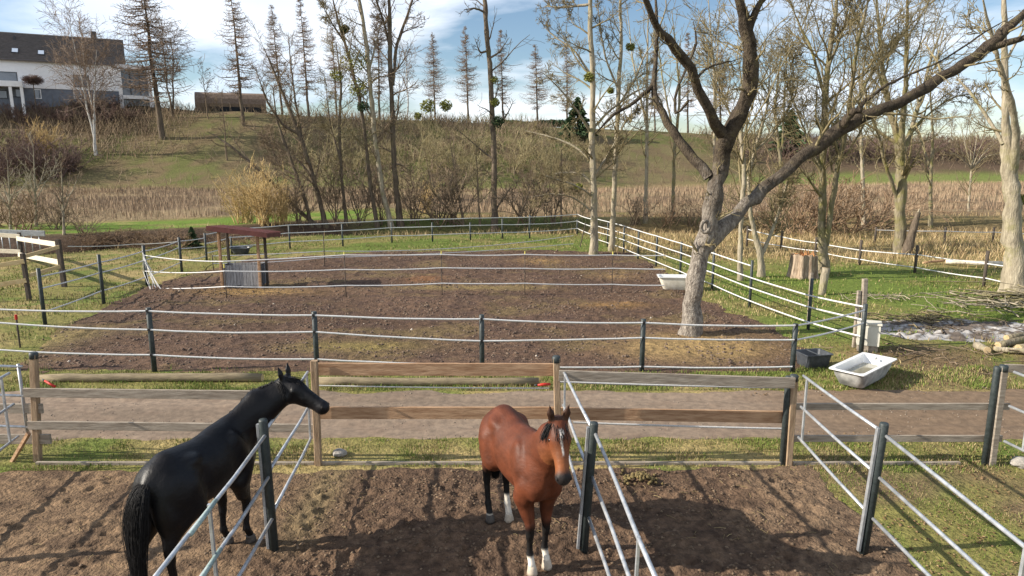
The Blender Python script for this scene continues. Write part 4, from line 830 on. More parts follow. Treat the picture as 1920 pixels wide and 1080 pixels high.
for i, (px, tx, ty, lab) in enumerate(((870, 842, 250, 'fanned group of thin stems left of the lone trunk'), (900, 892, 262, 'thin upright sapling directly left of the lone trunk'), (968, 1010, 300, 'thin bent sapling right of the lone trunk'), (1052, 1053, 255, 'thin straight sapling left of the pale straight tree'))):
    st = [[(px, 424, 7), ((px + tx) / 2, (424 + ty) / 2 + 10, 6), (tx, ty, 3)]]
    if i == 0: st += [[(px, 424, 6), (px - 60, 360, 5), (px - 75, 270, 3)], [(px, 424, 6), (px - 15, 330, 5), (px - 22, 240, 3)], [(px + 2, 424, 5), (px - 90, 395, 4), (px - 110, 340, 3)]]
    traced('young_tree', lab, st, m_t=B_TWIGB, m_c=B_TWIG, lv=[LV(12, .25, 1., 42, 14, .3, .4, 6, .12, .06, .5, .012, .3), LV(5, .2, 1., 40, 15, .5, .3, 4, .15, .04, .6, .008, .2)], seed=30 + i)
RT = [LV(20, .24, 1., 42, 14, .34, .4, 7, .15, .08, .5, .014, .6), LV(9, .2, 1., 42, 15, .5, .3, 5, .17, .05, .55, .009, .25), LV(5, .25, 1., 40, 15, .55, .3, 4, .16, .04, .65, .0075, .2)]
traced('tree', 'slim pale trunk directly right of the big gnarled tree', [
    [(1388, 526, 13), (1388, 460, 12), (1391, 390, 12), (1396, 320, 12), (1390, 260, 11), (1386, 200, 9), (1400, 110, 7), (1395, 10, 5), (1390, -80, 3)], [(1391, 270, 5), (1370, 220, 4), (1345, 150, 3), (1340, 60, 3)]], m_t=B_PALE, m_c=B_TWIG, lv=RT, seed=16)
traced('tree', 'low forking pale tree between the slim trunk and the stump', [
    [(1428, 519, 18), (1427, 480, 17), (1417, 450, 14), (1408, 400, 11), (1403, 340, 10), (1415, 280, 8), (1440, 200, 6), (1445, 120, 4)], [(1428, 478, 10), (1445, 440, 9), (1460, 400, 8), (1470, 360, 6), (1480, 330, 4)], [(1410, 290, 6), (1450, 250, 5), (1490, 190, 4), (1480, 100, 3)]], m_t=B_PALE, m_c=B_TWIG, lv=RT, seed=17)
traced('tree', 'mossy twin stemmed tree standing behind the stump', [
    [(1545, 512, 25), (1541, 440, 22), (1542, 360, 19), (1543, 280, 18), (1546, 200, 15), (1552, 120, 13), (1565, 40, 11), (1575, -60, 7)], [(1548, 460, 16), (1558, 390, 14), (1572, 310, 13), (1590, 220, 12), (1600, 140, 10), (1612, 60, 8), (1640, -40, 5)], [(1548, 190, 9), (1525, 100, 7), (1490, 30, 5), (1470, -40, 3)], [(1545, 330, 7), (1510, 250, 5), (1480, 170, 4), (1470, 100, 3)], [(1590, 210, 8), (1640, 130, 6), (1690, 70, 4), (1730, 0, 3)], [(1552, 130, 8), (1580, 60, 6), (1600, -20, 4)]],
    m_t=B_MOSS, m_c=B_TWIG, lv=RT, seed=18)
traced('tree', 'upright mossy tree with fanned limbs beside the broken trunk', [
    [(1688, 476, 28), (1688, 420, 27), (1690, 350, 26), (1688, 290, 26), (1682, 250, 18), (1666, 200, 14), (1655, 130, 11), (1648, 50, 8), (1640, -40, 5)], [(1688, 300, 20), (1692, 240, 15), (1698, 160, 12), (1700, 80, 9), (1702, 0, 6), (1705, -60, 4)], [(1692, 290, 16), (1708, 245, 12), (1728, 180, 9), (1745, 110, 7), (1775, 30, 4)], [(1682, 370, 10), (1660, 310, 9), (1648, 255, 8), (1632, 215, 6), (1620, 150, 4)], [(1705, 245, 7), (1740, 215, 5), (1785, 180, 4), (1840, 175, 3)], [(1660, 180, 7), (1640, 110, 5), (1610, 40, 4)]],
    m_t=B_MOSS, m_c=B_TWIG, lv=[dict(RT[0], n=16), dict(RT[1], n=8), dict(RT[2], n=5)], seed=19)
traced('tree', 'thick pale tree with flared foot at the right edge', [
    [(1903, 552, 64), (1904, 500, 50), (1902, 440, 44), (1897, 380, 40), (1892, 320, 36), (1888, 280, 28), (1885, 210, 18), (1884, 120, 15), (1882, 30, 13), (1884, -70, 9)], [(1894, 330, 24), (1908, 270, 20), (1898, 200, 16), (1884, 150, 13), (1868, 100, 10), (1852, 40, 8), (1838, -20, 6)], [(1880, 270, 11), (1862, 235, 9), (1838, 200, 8), (1812, 165, 6), (1790, 140, 4)], [(1866, 100, 6), (1840, 60, 4), (1810, 40, 3)], [(1884, 120, 7), (1915, 60, 5), (1950, 0, 3)]],
    m_t=B_PALE, m_c=B_TWIG, lv=[LV(7, .4, 1., 50, 16, .2, .4, 6, .16, .05, .35, .012, .4), SP[1]], clumps=[(1917, 375, 12, M_LEAF, 220)], seed=20, sides=14)
traced('young_tree', 'small round headed pale tree in front of the brown bank at right', [
    [(1813, 430, 8), (1816, 380, 7), (1820, 335, 7), (1822, 315, 6), (1823, 300, 4)]] + [[(1822, 318, 4), (1822 + dx * .5, 290 - h * .2, 3), (1822 + dx, 290 - h, 2)] for dx, h in ((-55, 5), (-40, 40), (-22, 62), (-5, 72), (14, 68), (30, 50), (48, 25), (58, 0))],
    m_t=B_PALE, m_c=B_TWIG, Y=62., lv=[LV(9, .25, 1., 38, 12, .45, .3, 5, .12, .05, .6, .012, .3), LV(4, .25, 1., 35, 12, .5, .3, 4, .12, .04, .6, .01, .2)], seed=22)
# trees further back on the right, behind the mossy ones
for i, (px, py, ty, lab) in enumerate(((1210, 418, -10, 'thin pale tree in the meadow right of the slim pale tree'), (1262, 415, 20, 'slender bare tree in the meadow left of the big gnarled limbs'), (1335, 415, -20, 'bare tree seen between the forks of the big gnarled tree'), (1460, 425, 60, 'bare tree rising behind the low forking pale tree'), (1620, 430, 30, 'thin bare tree right of the mossy twin stems'), (1745, 425, 150, 'thin grey sapling right of the broken trunk'))):
    j = [trng.uniform(-14, 14) for _ in range(4)]
    traced('tree', lab, [[(px, py, 10), (px + j[0] * .4, py * .7 + ty * .3, 9), (px + j[1], py * .4 + ty * .6, 7), (px + j[2], ty, 4)], [(px + j[0] * .5, py * .6 + ty * .4, 6), (px + j[3] * 2, py * .3 + ty * .7, 4), (px + j[3] * 3, ty + 20, 3)]], m_t=B_MOSS if i % 2 else B_PALE, m_c=B_TWIG, lv=[LV(15, .25, 1., 42, 14, .25, .4, 6, .13, .08, .45, .014, .4), LV(6, .2, 1., 42, 14, .5, .3, 4, .15, .05, .6, .010, .2)], seed=50 + i)
# left foreground saplings
for i, (px, py, ty, sp, lab) in enumerate(((68, 425, 270, 45, 'small pale bare tree behind the board pen'), (120, 440, 300, 30, 'thin young tree right of the board pen'), (20, 430, 300, 40, 'grey bushy young tree at the far left edge'), (176, 290, 40, 22, 'white birch leaning before the house'))):
    if i == 3: continue
    st = [[(px, py, 9), (px - 2, py * .6 + ty * .4, 7), (px - 6, ty, 3)]] + [[(px - 1, py * (.75 - .06 * k) + ty * (.25 + .06 * k), 4), (px + s * sp * .5, py * .45 + ty * .55, 3), (px + s * sp, ty + 60 - 10 * k, 2)] for k, s in enumerate((-1, .8, -.5, .4, 1.))]
    traced('young_tree', lab, st, m_t=B_PALE, m_c=B_TWIGB if i == 1 else B_PALE, lv=[LV(10, .25, 1., 42, 14, .3, .3, 5, .14, .06, .5, .010, .25), LV(4, .25, 1., 40, 14, .5, .3, 4, .14, .04, .6, .007, .15)], seed=70 + i)

# ------------------------------------------------------------------ larches on the crest: three shapes, each placed as a tree of its own
def larch_shape(seed, H=20., spread=.20, dens=1.):
    rng = np.random.default_rng(seed); K = 16; z = np.linspace(-.3, H, K); P = np.stack([np.cumsum(rng.normal(0, .03, K)), np.cumsum(rng.normal(0, .03, K)), z], 1); R = .26 * (1 - z / H * .93)
    V, Q = tubes(P[None], R[None], 7); n = int(170 * dens); t = np.sort(rng.random(n)) ** .85; t = .22 + .78 * t; zz = t * H; a = rng.random(n) * 2 * pi
    L = H * spread * (1.02 - t) ** .75 * np.minimum(1, (t - .08) * 3.2) * rng.uniform(.55, 1.15, n); k = 6; B = np.zeros((n, k, 3)); s = np.linspace(0, 1, k)
    cx_ = np.interp(zz, z, P[:, 0]); cy_ = np.interp(zz, z, P[:, 1])
    for i in range(k): B[:, i] = np.stack([cx_ + np.cos(a) * L * s[i], cy_ + np.sin(a) * L * s[i], zz - L * (.30 * s[i] - .38 * s[i] ** 2.4) + rng.normal(0, .03, n)], 1)
    RB = (.02 + .036 * (1 - t))[:, None] * (1.2 - s[None]) + .012
    p1 = tubes(B, RB, 4); tw = grow(B, RB, 13, .1, 1., 62, 15, .34, .3, 4, .12, -.10, .6, .014, rng, .3); p2 = tubes(tw[0], np.maximum(tw[1], .015), 3)
    return (V, Q), merge([p1, p2])
LS = []
for s_, sp_, dn in ((1, .26, 1.), (2, .23, .9), (3, .29, 1.1)):
    tr, crn = larch_shape(s_, spread=sp_, dens=dn); LS.append((mesh('larch_trunk', *tr, B_DARK), mesh('larch_crown', *crn, B_LARCH)))
def larch(px, py, tx, ty, k, lab, Y=None, wid=1., grp='larches along the crest of the slope'):
    if Y is None: Y = 128.
    b = at(px, py, Y); b[2] = TZ(b[0], b[1]); tp = at(tx, ty, Y); d = tp - b; s = np.linalg.norm(d) / 20.
    t = thing('larch_tree', lab, 'tree', b, grp); t.rotation_euler = (0, math.atan2(d[0], d[2]), 0); t.scale = (s * wid, s * wid, s)
    a = link('trunk', LS[k][0], t); c = link('crown', LS[k][1], t); c.rotation_euler = (0, 0, float(trng.uniform(0, 6.28))); q_ = trng.uniform(.85, 1.2); t.scale = (s * wid * q_, s * wid * q_, s)
    return t
larch(300, 212, 262, -60, 2, 'large leaning larch right of the white house', 118., 1.45)
larch(456, 220, 430, -40, 1, 'tall larch just right of the round roofed shed', 124.)
larch(530, 222, 508, 10, 0, 'pale larch behind the arching tree', 140.)
larch(580, 224, 562, -6, 1, 'slim larch left of the mistletoe draped tree', 128.)
larch(632, 230, 622, 52, 0, 'short larch behind the thin dark tree', 138.)
larch(712, 226, 708, 28, 1, 'larch seen behind the forked tree of the left clump', 140.)
larch(816, 230, 812, 62, 2, 'broad larch on the crest left of the lone trunk, first of three', 138.)
larch(878, 232, 872, 50, 0, 'larch on the crest directly left of the lone trunk', 136.)
larch(944, 232, 938, 55, 1, 'larch on the crest directly right of the lone trunk', 136.)
larch(1008, 236, 1003, 84, 0, 'pale larch on the crest left of the pale straight tree', 142.)
larch(1064, 238, 1062, 80, 1, 'larch partly behind the pale straight tree', 146.)
for i, (px, tx, ty) in enumerate(((1228, 1225, 95), (1290, 1290, 60), (1352, 1350, 90))): larch(px, 245, tx, ty, i, ['faint larch behind the left limbs of the big tree', 'larch seen through the crook of the big tree', 'larch behind the fork of the big tree'][i], 146.)

# birches and round trees by the house
def round_tree(name, lab, px, py, ty, Y, w, mt_t, mt_c, n1=22, n2=9, seed=0, fork=.35, stems=1, lean=0., tk=.012):
    rng = np.random.default_rng(seed); b = at(px, py, Y); b[2] = TZ(b[0], b[1]); H = topz(px, ty, Y) - b[2]; t = thing(name, lab, 'tree', b)
    Ps = []; Rs = []
    for s_ in range(stems):
        K = 10; z = np.linspace(-.2, H * (.95 - .12 * s_), K); dx = (s_ - (stems - 1) / 2) * H * .10 + lean * H; u = np.linspace(0, 1, K)
        Ps.append(np.stack([dx * u ** 1.2 + np.cumsum(rng.normal(0, H * .006, K)), np.cumsum(rng.normal(0, H * .006, K)), z], 1)); Rs.append(H * tk * (1 - .88 * u) + .01)
    P = np.stack(Ps); R = np.stack(Rs); V, Q = tubes(P, R, 7); link('trunk', mesh('trunk', V, Q, mt_t), t)
    a = grow(P, R, n1, fork, 1., 38, 10, w, .55, 7, .09, .05, .5, .012, rng, .4); c = grow(*a, n2, .15, 1., 42, 14, .45, .35, 5, .12, -.02, .55, .012, rng, .25); e = grow(*c, 4, .2, 1., 40, 14, .55, .3, 4, .1, -.10, .7, .011, rng, .2)
    V, Q = merge([tubes(a[0], a[1], 4), tubes(c[0], np.maximum(c[1], .022), 3), tubes(e[0], np.maximum(e[1], .018), 3)]); link('crown', mesh('crown', V, Q, mt_c), t); return t
round_tree('birch_tree', 'white stemmed birch with reddish twigs in front of the house', 178, 272, 10, 112., .55, B_BIRCH, B_LARCH, seed=1, stems=3, fork=.3, tk=.0075)
round_tree('tree', 'bare drooping tree right of the large leaning larch', 322, 200, 38, 126., .5, B_DARK, B_TWIGB, seed=2, stems=2)
round_tree('tree', 'small bare tree left of the round roofed shed', 388, 203, 120, 126., .4, B_TWIGB, B_TWIGB, seed=3, n1=12, n2=6)
round_tree('birch_tree', 'hazy birch on the crest behind the forked tree', 765, 228, 85, 138., .36, B_BIRCH, B_LARCH, seed=4, n1=16, n2=7)
round_tree('tree', 'thin bare tree on the slope below the round roofed shed', 424, 262, 165, 112., .34, B_TWIGB, B_TWIGB, seed=5, n1=10, n2=5)
SKY = []
for i, px in enumerate((1690, 1722, 1752, 1782, 1812, 1842, 1872, 1902, 1660, 1440, 1480, 1518, 1600)):
    if i < 3: round_tree('tree', ['bare tree on the far right skyline behind the fanned limbs', 'second far tree on the right skyline', 'far tree on the right skyline above the round headed tree'][i], px, 262, 205 + 8 * (i % 2), 168., .42, B_TWIGB, B_TWIGB, seed=80 + i, n1=16, n2=7)
    else:
        s_ = [o for o in C.objects if o.name.startswith('tree') and o.type == 'EMPTY'][-(1 + i % 3)]
        b = at(px, 262, 168. + 4 * (i % 4)); b[2] = TZ(b[0], b[1]); t = thing('tree', 'bare grey brown tree in the row on the far right skyline', 'tree', b, 'trees along the far right skyline'); SKY.append((px, t)); sc_ = .8 + .35 * trng.random(); t.scale = (sc_,) * 3; t.rotation_euler = (0, 0, float(trng.uniform(0, 6)))
        for ch in s_.children: c = ch.copy(); C.objects.link(c); c.parent = t
# mistletoe bearing shrub tree on the crest
t = round_tree('tree', 'low crest tree carrying three big yellow green mistletoe balls', 808, 238, 185, 132., .3, B_DARK, B_TWIGB, seed=9, n1=8, n2=5)
for px, py, r_ in ((802, 200, 15), (836, 198, 12), (783, 217, 7)):
    V, Q = leafball(at(px, py, 132.), r_ / F * 132, 260, trng, s=.3); tag(wpart('mistletoe', V, Q, M_LEAF, t, False), kind='stuff')
# evergreens
def conifer(lab, px, py, ty, Y, w, n=1500, seed=0, s=.12):
    rng = np.random.default_rng(seed); b = at(px, py, Y); b[2] = TZ(b[0], b[1]); H = topz(px, ty, Y) - b[2]; t = thing('conifer', lab, 'tree', b)
    V, Q = tubes(np.array([[(0, 0, -.2), (0, 0, H * .5), (0, 0, H)]]), np.array([[H * .025, H * .016, .01]]), 6); link('trunk', mesh('trunk', V, Q, B_DARK), t)
    u = rng.random(n) ** .7; z = H * (.06 + .94 * (1 - u)); r = w * H * u * np.sqrt(rng.random(n)) * (1 + .25 * np.sin(z / H * 40)); a = rng.random(n) * 6.283; p = np.stack([r * np.cos(a), r * np.sin(a), z - r * .25], 1)
    d = np.stack([np.cos(a), np.sin(a), -.25 + 0 * a], 1); d /= np.linalg.norm(d, axis=1, keepdims=True); sdv = np.cross(d, rng.normal(0, 1, (n, 3))); sdv /= np.linalg.norm(sdv, axis=1, keepdims=True); l = s * H
    V = np.stack([p - d * l * .4, p - sdv * l * .22, p + d * l * .6, p + sdv * l * .22], 1).reshape(-1, 3); link('crown', mesh('crown', V, np.arange(n * 4).reshape(n, 4), M_NEEDLE, False), t)
conifer('small dark green spruce at the ditch behind the hay rack', 364, 492, 425, 37., .42, 1800, 1, .13)
conifer('dark green pine among the bare trees on the crest', 1082, 250, 182, 130., .5, 1300, 2, .14)
conifer('green pine seen between the right hand trees', 1480, 268, 205, 135., .5, 1300, 3, .14)
conifer('dark green conifer behind the right limb of the big tree', 1565, 268, 225, 138., .5, 900, 4, .15)

# ------------------------------------------------------------------ shrubs
def shrub_shape(seed, n0=16, H=2.4, w=.35, n1=7, n2=4, re=.012, up=.06):
    rng = np.random.default_rng(seed); K = 6; d = rng.normal(0, w, (n0, 3)); d[:, 2] = 1; d /= np.linalg.norm(d, axis=1, keepdims=True); P = np.zeros((n0, K, 3)); P[:, 0] = rng.normal(0, .18, (n0, 3)); P[:, 0, 2] = -.15; L = H * rng.uniform(.6, 1.1, n0)
    for k in range(1, K): d = d + rng.normal(0, .08, d.shape); d /= np.linalg.norm(d, axis=1, keepdims=True); P[:, k] = P[:, k - 1] + d * (L / (K - 1))[:, None]
    R = (re * 2.6) * (1 - .75 * np.linspace(0, 1, K))[None] * np.ones((n0, 1)); a = grow(P, R, n1, .2, 1., 35, 12, .45, .35, 5, .12, up, .7, re, rng, .2); b = grow(*a, n2, .2, 1., 38, 12, .5, .3, 4, .12, .03, .8, re * .8, rng, .15)
    return merge([tubes(P, R, 4), tubes(a[0], np.maximum(a[1], re), 3), tubes(b[0], np.maximum(b[1], re * .85), 3)])
B_RUST = bark('twig_rust', (.17, .115, .075), (.30, .21, .135), bump=0); B_GOLD = bark('twig_gold', (.36, .25, .11), (.54, .40, .20), bump=0); B_OLIVE = bark('twig_olive', (.23, .19, .10), (.36, .31, .18), bump=0); B_MAUVE = bark('twig_mauve', (.12, .082, .072), (.22, .155, .13), bump=0)
SH = {k: [mesh('twigs', *shrub_shape(s_ + 10 * j, **kw), m_) for j in range(2)] for j_, (k, s_, m_, kw) in enumerate((('brown', 101, B_TWIGB, dict(re=.012, n0=10, n1=6)), ('rust', 102, B_RUST, dict(re=.010, w=.5, n0=13, n1=6)), ('gold', 103, B_GOLD, dict(re=.009, n0=34, w=.24, n1=5, n2=3)), ('olive', 104, B_OLIVE, dict(re=.008, n0=9, n1=6)), ('mauve', 105, B_MAUVE, dict(re=.014, w=.5, n0=16)), ('tall', 106, B_TWIGB, dict(re=.014, H=4.5, w=.2, n0=9))))}
shc = [0]
ORD = ['first', 'second', 'third', 'fourth', 'fifth', 'sixth', 'seventh', 'eighth', 'ninth', 'tenth', 'eleventh', 'twelfth', 'thirteenth', 'fourteenth', 'fifteenth', 'sixteenth', 'seventeenth', 'eighteenth']
GR = {}
def shrub(kind, px, py, h, lab, wid=1., Y=None, grp=None):
    p = G(px, py) if Y is None else at(px, py, Y); p[2] = TZ(p[0], p[1]); t = thing('shrub', lab, 'shrub', p, grp); shc[0] += 1
    if grp: GR.setdefault(grp, []).append((px, t))
    s_ = h / (4.5 if kind == 'tall' else 2.4); t.scale = (s_ * wid, s_ * wid, s_); t.rotation_euler = (0, 0, float(trng.uniform(0, 6.28))); link('twigs', SH[kind][shc[0] % 2], t)
shrub('gold', 462, 418, 3.3, 'golden yellow willow bush at the left foot of the clump', 1.2); shrub('gold', 497, 420, 3.6, 'golden willow bush beside the leaning dark trunk', 1.1); shrub('gold', 528, 421, 2.6, 'smaller straw gold bush under the arching tree'); shrub('gold', 800, 400, 2.4, 'faint golden bush behind the forked tree')
shrub('gold', 85, 292, 5.0, 'yellow topped bush on the left slope', 1.1)
for i, (px, py, h) in enumerate(((30, 320, 5.0), (75, 335, 5.0), (115, 330, 5.0), (10, 350, 4.0), (55, 300, 4.5), (140, 320, 3.5), (-20, 320, 5.5))): shrub('mauve', px, py, h, 'dark brown thicket bush at the foot of the left slope', 1.4, grp='dark bushes massed at the left foot of the slope')
for i, (px, py, h) in enumerate(((40, 232, 2.6), (90, 225, 2.4), (130, 232, 2.6), (170, 225, 2.2), (205, 232, 2.8), (240, 225, 2.0), (15, 222, 2.3), (65, 212, 2.0), (150, 205, 2.0), (185, 212, 2.2), (218, 208, 2.4))): shrub('mauve', px, py, h, 'low dark brown bush on the bank below the white house', 1.7, grp='brown bushes on the bank below the house')
shrub('rust', 55, 432, 2.6, 'reddish brown bush behind the board pen', 1.5); shrub('rust', 10, 425, 3.0, 'reddish bush at the far left behind the grey gate', 1.5); shrub('brown', 160, 440, 1.6, 'low brown bush right of the board pen', 1.4); shrub('brown', 105, 430, 2.4, 'grey brown bush by the thin young tree', 1.3)
shrub('olive', 376, 256, 1.6, 'bright yellow green round bush alone on the left slope', 1.0)
for i, (px, py, h, k) in enumerate(((560, 423, 4.2, 'tall'), (630, 421, 4.6, 'tall'), (675, 422, 4.0, 'tall'), (715, 421, 3.6, 'tall'), (775, 420, 4.4, 'tall'), (820, 421, 4.0, 'brown'), (850, 421, 4.8, 'tall'), (985, 420, 4.0, 'brown'), (1035, 420, 4.4, 'tall'), (1085, 418, 3.2, 'olive'))): shrub(k, px, py, h, 'bare hazel bush in the tree line behind the far tape fence', 1.2, grp='bare bushes in the tree line')
for i, (px, py, h) in enumerate(((600, 330, 6.5), (660, 325, 6), (780, 330, 6.5), (840, 325, 7), (880, 330, 6), (960, 325, 6.5), (1010, 320, 6), (1050, 322, 6.5), (730, 300, 5), (560, 300, 6), (810, 290, 5), (900, 290, 5), (980, 285, 5), (640, 280, 5), (1090, 300, 5))): shrub('olive', px, py, h, 'olive brown bush on the middle of the far slope', 1.3, grp='olive bushes scattered on the far slope')
for i, (px, py, h, k) in enumerate(((1490, 440, 4.6, 'rust'), (1585, 436, 4.4, 'rust'), (1530, 436, 3.6, 'rust'), (1250, 424, 2.4, 'rust'), (1300, 428, 2.2, 'brown'), (1190, 420, 2.4, 'brown'), (1640, 432, 3.6, 'rust'), (1360, 430, 3., 'brown'), (1440, 432, 3., 'rust'))): shrub(k, px, py, h, 'rust brown bush at the ditch behind the right hand trees', 1.35, grp='rusty bushes along the right hand ditch')
for i, (px, py, h) in enumerate(((1590, 300, 4.5), (1640, 300, 4), (1700, 298, 4), (1760, 295, 4), (1830, 298, 4), (1890, 295, 4), (1540, 300, 4), (1480, 298, 3.5), (1390, 300, 3))): shrub('mauve', px, py, h, 'dark brown bush on the right hand bank', 1.6, grp='dark bushes on the right hand bank')
for i, (px, py, h) in enumerate(((190, 462, 1.1), (235, 464, 1.0), (285, 466, 1.1), (330, 468, 1.0), (160, 466, 1.), (215, 448, .8), (262, 450, .9), (310, 452, .9), (415, 462, .9), (470, 460, .8))): shrub('rust', px, py, h, 'dark low bramble on the ditch bank behind the tapes', 2.6, grp='brambles along the dark ditch bank')

GR['trees along the far right skyline'] = SKY
for g_, L_ in GR.items():                # tell look-alikes apart by their order in the row
    for k, (px, t) in enumerate(sorted(L_, key=lambda a: a[0])): t['label'] = t['label'] + ', ' + ORD[k] + ' from the left'
for i, (px, py, h, k) in enumerate(((590, 380, 4.5, 'olive'), (690, 378, 4.5, 'brown'), (760, 376, 4.0, 'olive'), (830, 375, 4.5, 'brown'), (905, 372, 4.5, 'olive'), (1000, 372, 4.0, 'brown'))): shrub(k, px, py, h, 'loose bare bush in the reeds behind the tree line, ' + ORD[i] + ' from the left', 1.3, grp='bushes standing in the reeds')
# ------------------------------------------------------------------ house on the crest
M_RENDER = mat('white_render', (.80, .80, .82), (.86, .86, .87), scale=1.5, rough=.8, spec=.2); M_GREYR = mat('grey_render', (.13, .15, .19), (.18, .20, .24), scale=1.5, rough=.8); M_GLASS = mat('window_glass', (.09, .105, .13), (.17, .19, .22), scale=.6, rough=.06, spec=1.); M_FRAME = mat('window_frame', (.05, .055, .065), rough=.5)  # window glass: base colour lightened to stand in for reflected sky
M_TILE = mat('roof_tile', (.085, .075, .072), (.135, .118, .11), scale=2, rough=.75, bump=.4, stretch=(1, 1, 4)); M_DARKIN = mat('interior_shade', (.02, .022, .026), rough=.9)  # M_DARKIN: indoor shade put into a near-black colour
hA, hB = at(-190, 190, 116.), at(236, 193, 131.); hA[2] = hB[2] = 0; dx = hB - hA; Lh = float(np.linalg.norm(dx)); dx /= Lh; dn = np.array([-dx[1], dx[0], 0])   # dn points away from the camera
zb = min(TZ(hA[0], hA[1]), TZ(hB[0], hB[1])) - 1.2
house = thing('house', 'white two storey house with long dark tiled roof on the hill', 'house', (hA + hB) / 2 + [0, 0, zb])
def HP(u, n, z): return hA + dx * u + dn * n + np.array([0, 0, z])
def upix(px):                            # distance along the facade of a picture column
    lo, hi = -20., Lh + 20
    for _ in range(50):
        m_ = (lo + hi) / 2
        if pix(HP(m_, 0, 18))[0] < px: lo = m_
        else: hi = m_
    return lo
def zpix(u, py, n=0):
    p = HP(u, n, 0); return topz(pix((p[0], p[1], 18))[0], py, p[1])
def slab(name, u0, u1, n0, n1, z0, z1, m_, parent=None):
    v = [HP(u, n, z) for z in (z0, z1) for u, n in ((u0, n0), (u1, n0), (u1, n1), (u0, n1))]
    return MB().add(v, [(3,2,1,0),(4,5,6,7),(0,1,5,4),(1,2,6,5),(2,3,7,6),(3,0,4,7)]).build(name, m_, parent or house)
zE = zpix(upix(0), 110); zR = zpix(upix(0), 59, 5.) ; zM = zpix(upix(0), 163); D = 10.
slab('wall', 0, Lh, 0, D, zM, zE, M_RENDER); slab('plinth', .05, Lh - .05, .12, D - .1, zb, zM, M_GREYR)
ov = .5; rp = [HP(-ov, -ov, zE), HP(Lh + ov, -ov, zE), HP(Lh + ov, D / 2, zR), HP(-ov, D / 2, zR), HP(-ov, D + ov, zE), HP(Lh + ov, D + ov, zE)]; rq = [p + [0, 0, -.25] for p in rp]
roof = MB().add(rp + rq, [(0, 1, 2, 3), (3, 2, 5, 4), (6, 7, 1, 0), (9, 8, 7, 6), (10, 11, 8, 9), (0, 3, 9, 6), (3, 4, 10, 9), (1, 7, 8, 2), (2, 8, 11, 5), (4, 5, 11, 10)]).build('roof', M_TILE, house)
MB().add([HP(0, 0, zE - .2), HP(0, D, zE - .2), HP(0, D / 2, zR - .25), HP(.2, 0, zE - .2), HP(.2, D, zE - .2), HP(.2, D / 2, zR - .25)], [(0, 1, 2), (5, 4, 3), (0, 2, 5, 3), (1, 4, 5, 2), (0, 3, 4, 1)]).build('gable', M_RENDER, house)
MB().add([HP(Lh, 0, zE - .2), HP(Lh, D, zE - .2), HP(Lh, D / 2, zR - .25), HP(Lh - .2, 0, zE - .2), HP(Lh - .2, D, zE - .2), HP(Lh - .2, D / 2, zR - .25)], [(2, 1, 0), (3, 4, 5), (3, 5, 2, 0), (2, 5, 4, 1), (1, 4, 3, 0)]).build('gable', M_RENDER, house)
def on_roof(u, f): return HP(u, -ov + (D / 2 + ov) * f, zE + (zR - zE) * f)
for k in range(1, 22):                    # tile courses: low steps across the roof
    f = k / 22; a, b = on_roof(-ov, f), on_roof(Lh + ov, f); up_ = np.cross(dx, on_roof(0, 1) - on_roof(0, 0)); MB().beam(a + [0, 0, .03], b + [0, 0, .03], .10, .07).build('tile_course', M_TILE, roof)
def rwin(px, py, w=1.0, h=1.2):
    u = upix(px); f = (zpix(u, py, 2.) - zE) / (zR - zE); sl_ = on_roof(0, 1) - on_roof(0, 0); sl_ /= np.linalg.norm(sl_); nr = np.cross(dx, sl_); nr /= np.linalg.norm(nr); c = on_roof(u, f) + nr * .08
    v = [c + dx * x * w / 2 + sl_ * y * h / 2 + nr * z for z in (0, .12) for x, y in ((-1, -1), (1, -1), (1, 1), (-1, 1))]
    o = MB().add(v, [(3,2,1,0),(4,5,6,7),(0,1,5,4),(1,2,6,5),(2,3,7,6),(3,0,4,7)]).build('skylight', M_FRAME, house)
    v = [c + dx * x * w * .42 + sl_ * y * h * .42 + nr * .124 for x, y in ((-1, -1), (1, -1), (1, 1), (-1, 1))]; wpart('pane', np.array(v) , [(0, 1, 2, 3)], mat('sky_pane', (.55, .62, .72), rough=.15, spec=.8), o, False)
rwin(33, 97); rwin(82, 101)
u = upix(183); c0 = on_roof(u, .93); ch = slab('chimney', u - .45, u + .45, D / 2 - 1.0, D / 2 - .2, zR - 1.2, zR + 1.0, M_FRAME)
slab('vent', upix(31) - .15, upix(31) + .15, D / 2 - 1.6, D / 2 - 1.3, zR - 1.6, zR - .75, M_FRAME)
def window(px0, px1, py0, py1, n=0., mull=2, m_=M_GLASS, wh=False):
    u0, u1 = upix(px0), upix(px1); z1, z0 = zpix(u0, py0, n), zpix(u0, py1, n); fr = M_RENDER if wh else M_FRAME; t = .12
    wd = slab('window', u0 + t, u1 - t, n - .025, n + .04, z0 + t, z1 - t, m_)
    for a in ((u0, u1, z0, z0 + t), (u0, u1, z1 - t, z1), (u0, u0 + t, z0 + t, z1 - t), (u1 - t, u1, z0 + t, z1 - t)): slab('frame', a[0], a[1], n - .06, n + .05, a[2], a[3], fr, wd)
    for k in range(1, mull): x = u0 + (u1 - u0) * k / mull; slab('mullion', x - .05, x + .05, n - .055, n + .03, z0 + t, z1 - t, M_FRAME, wd)
window(-60, 33, 131, 154); window(138, 168, 140, 163, mull=2)
for a, b in ((60, 74), (135, 150)): window(a, b, 167, 185, n=.1, mull=1, wh=True)
# balcony at the left
ub0, ub1 = upix(-70), upix(44); zs = zpix(ub1, 163, -1.8); slab('balcony', ub0, ub1, -2.2, -.05, zs, zs + .9, M_RENDER)
for px in (20, 41): u = upix(px); slab('pillar', u - .22, u + .22, -2.1, -1.7, zb, zs, M_RENDER)
window(-60, 10, 167, 183, n=.08, mull=3); window(18, 38, 166, 182, n=.08, mull=1)
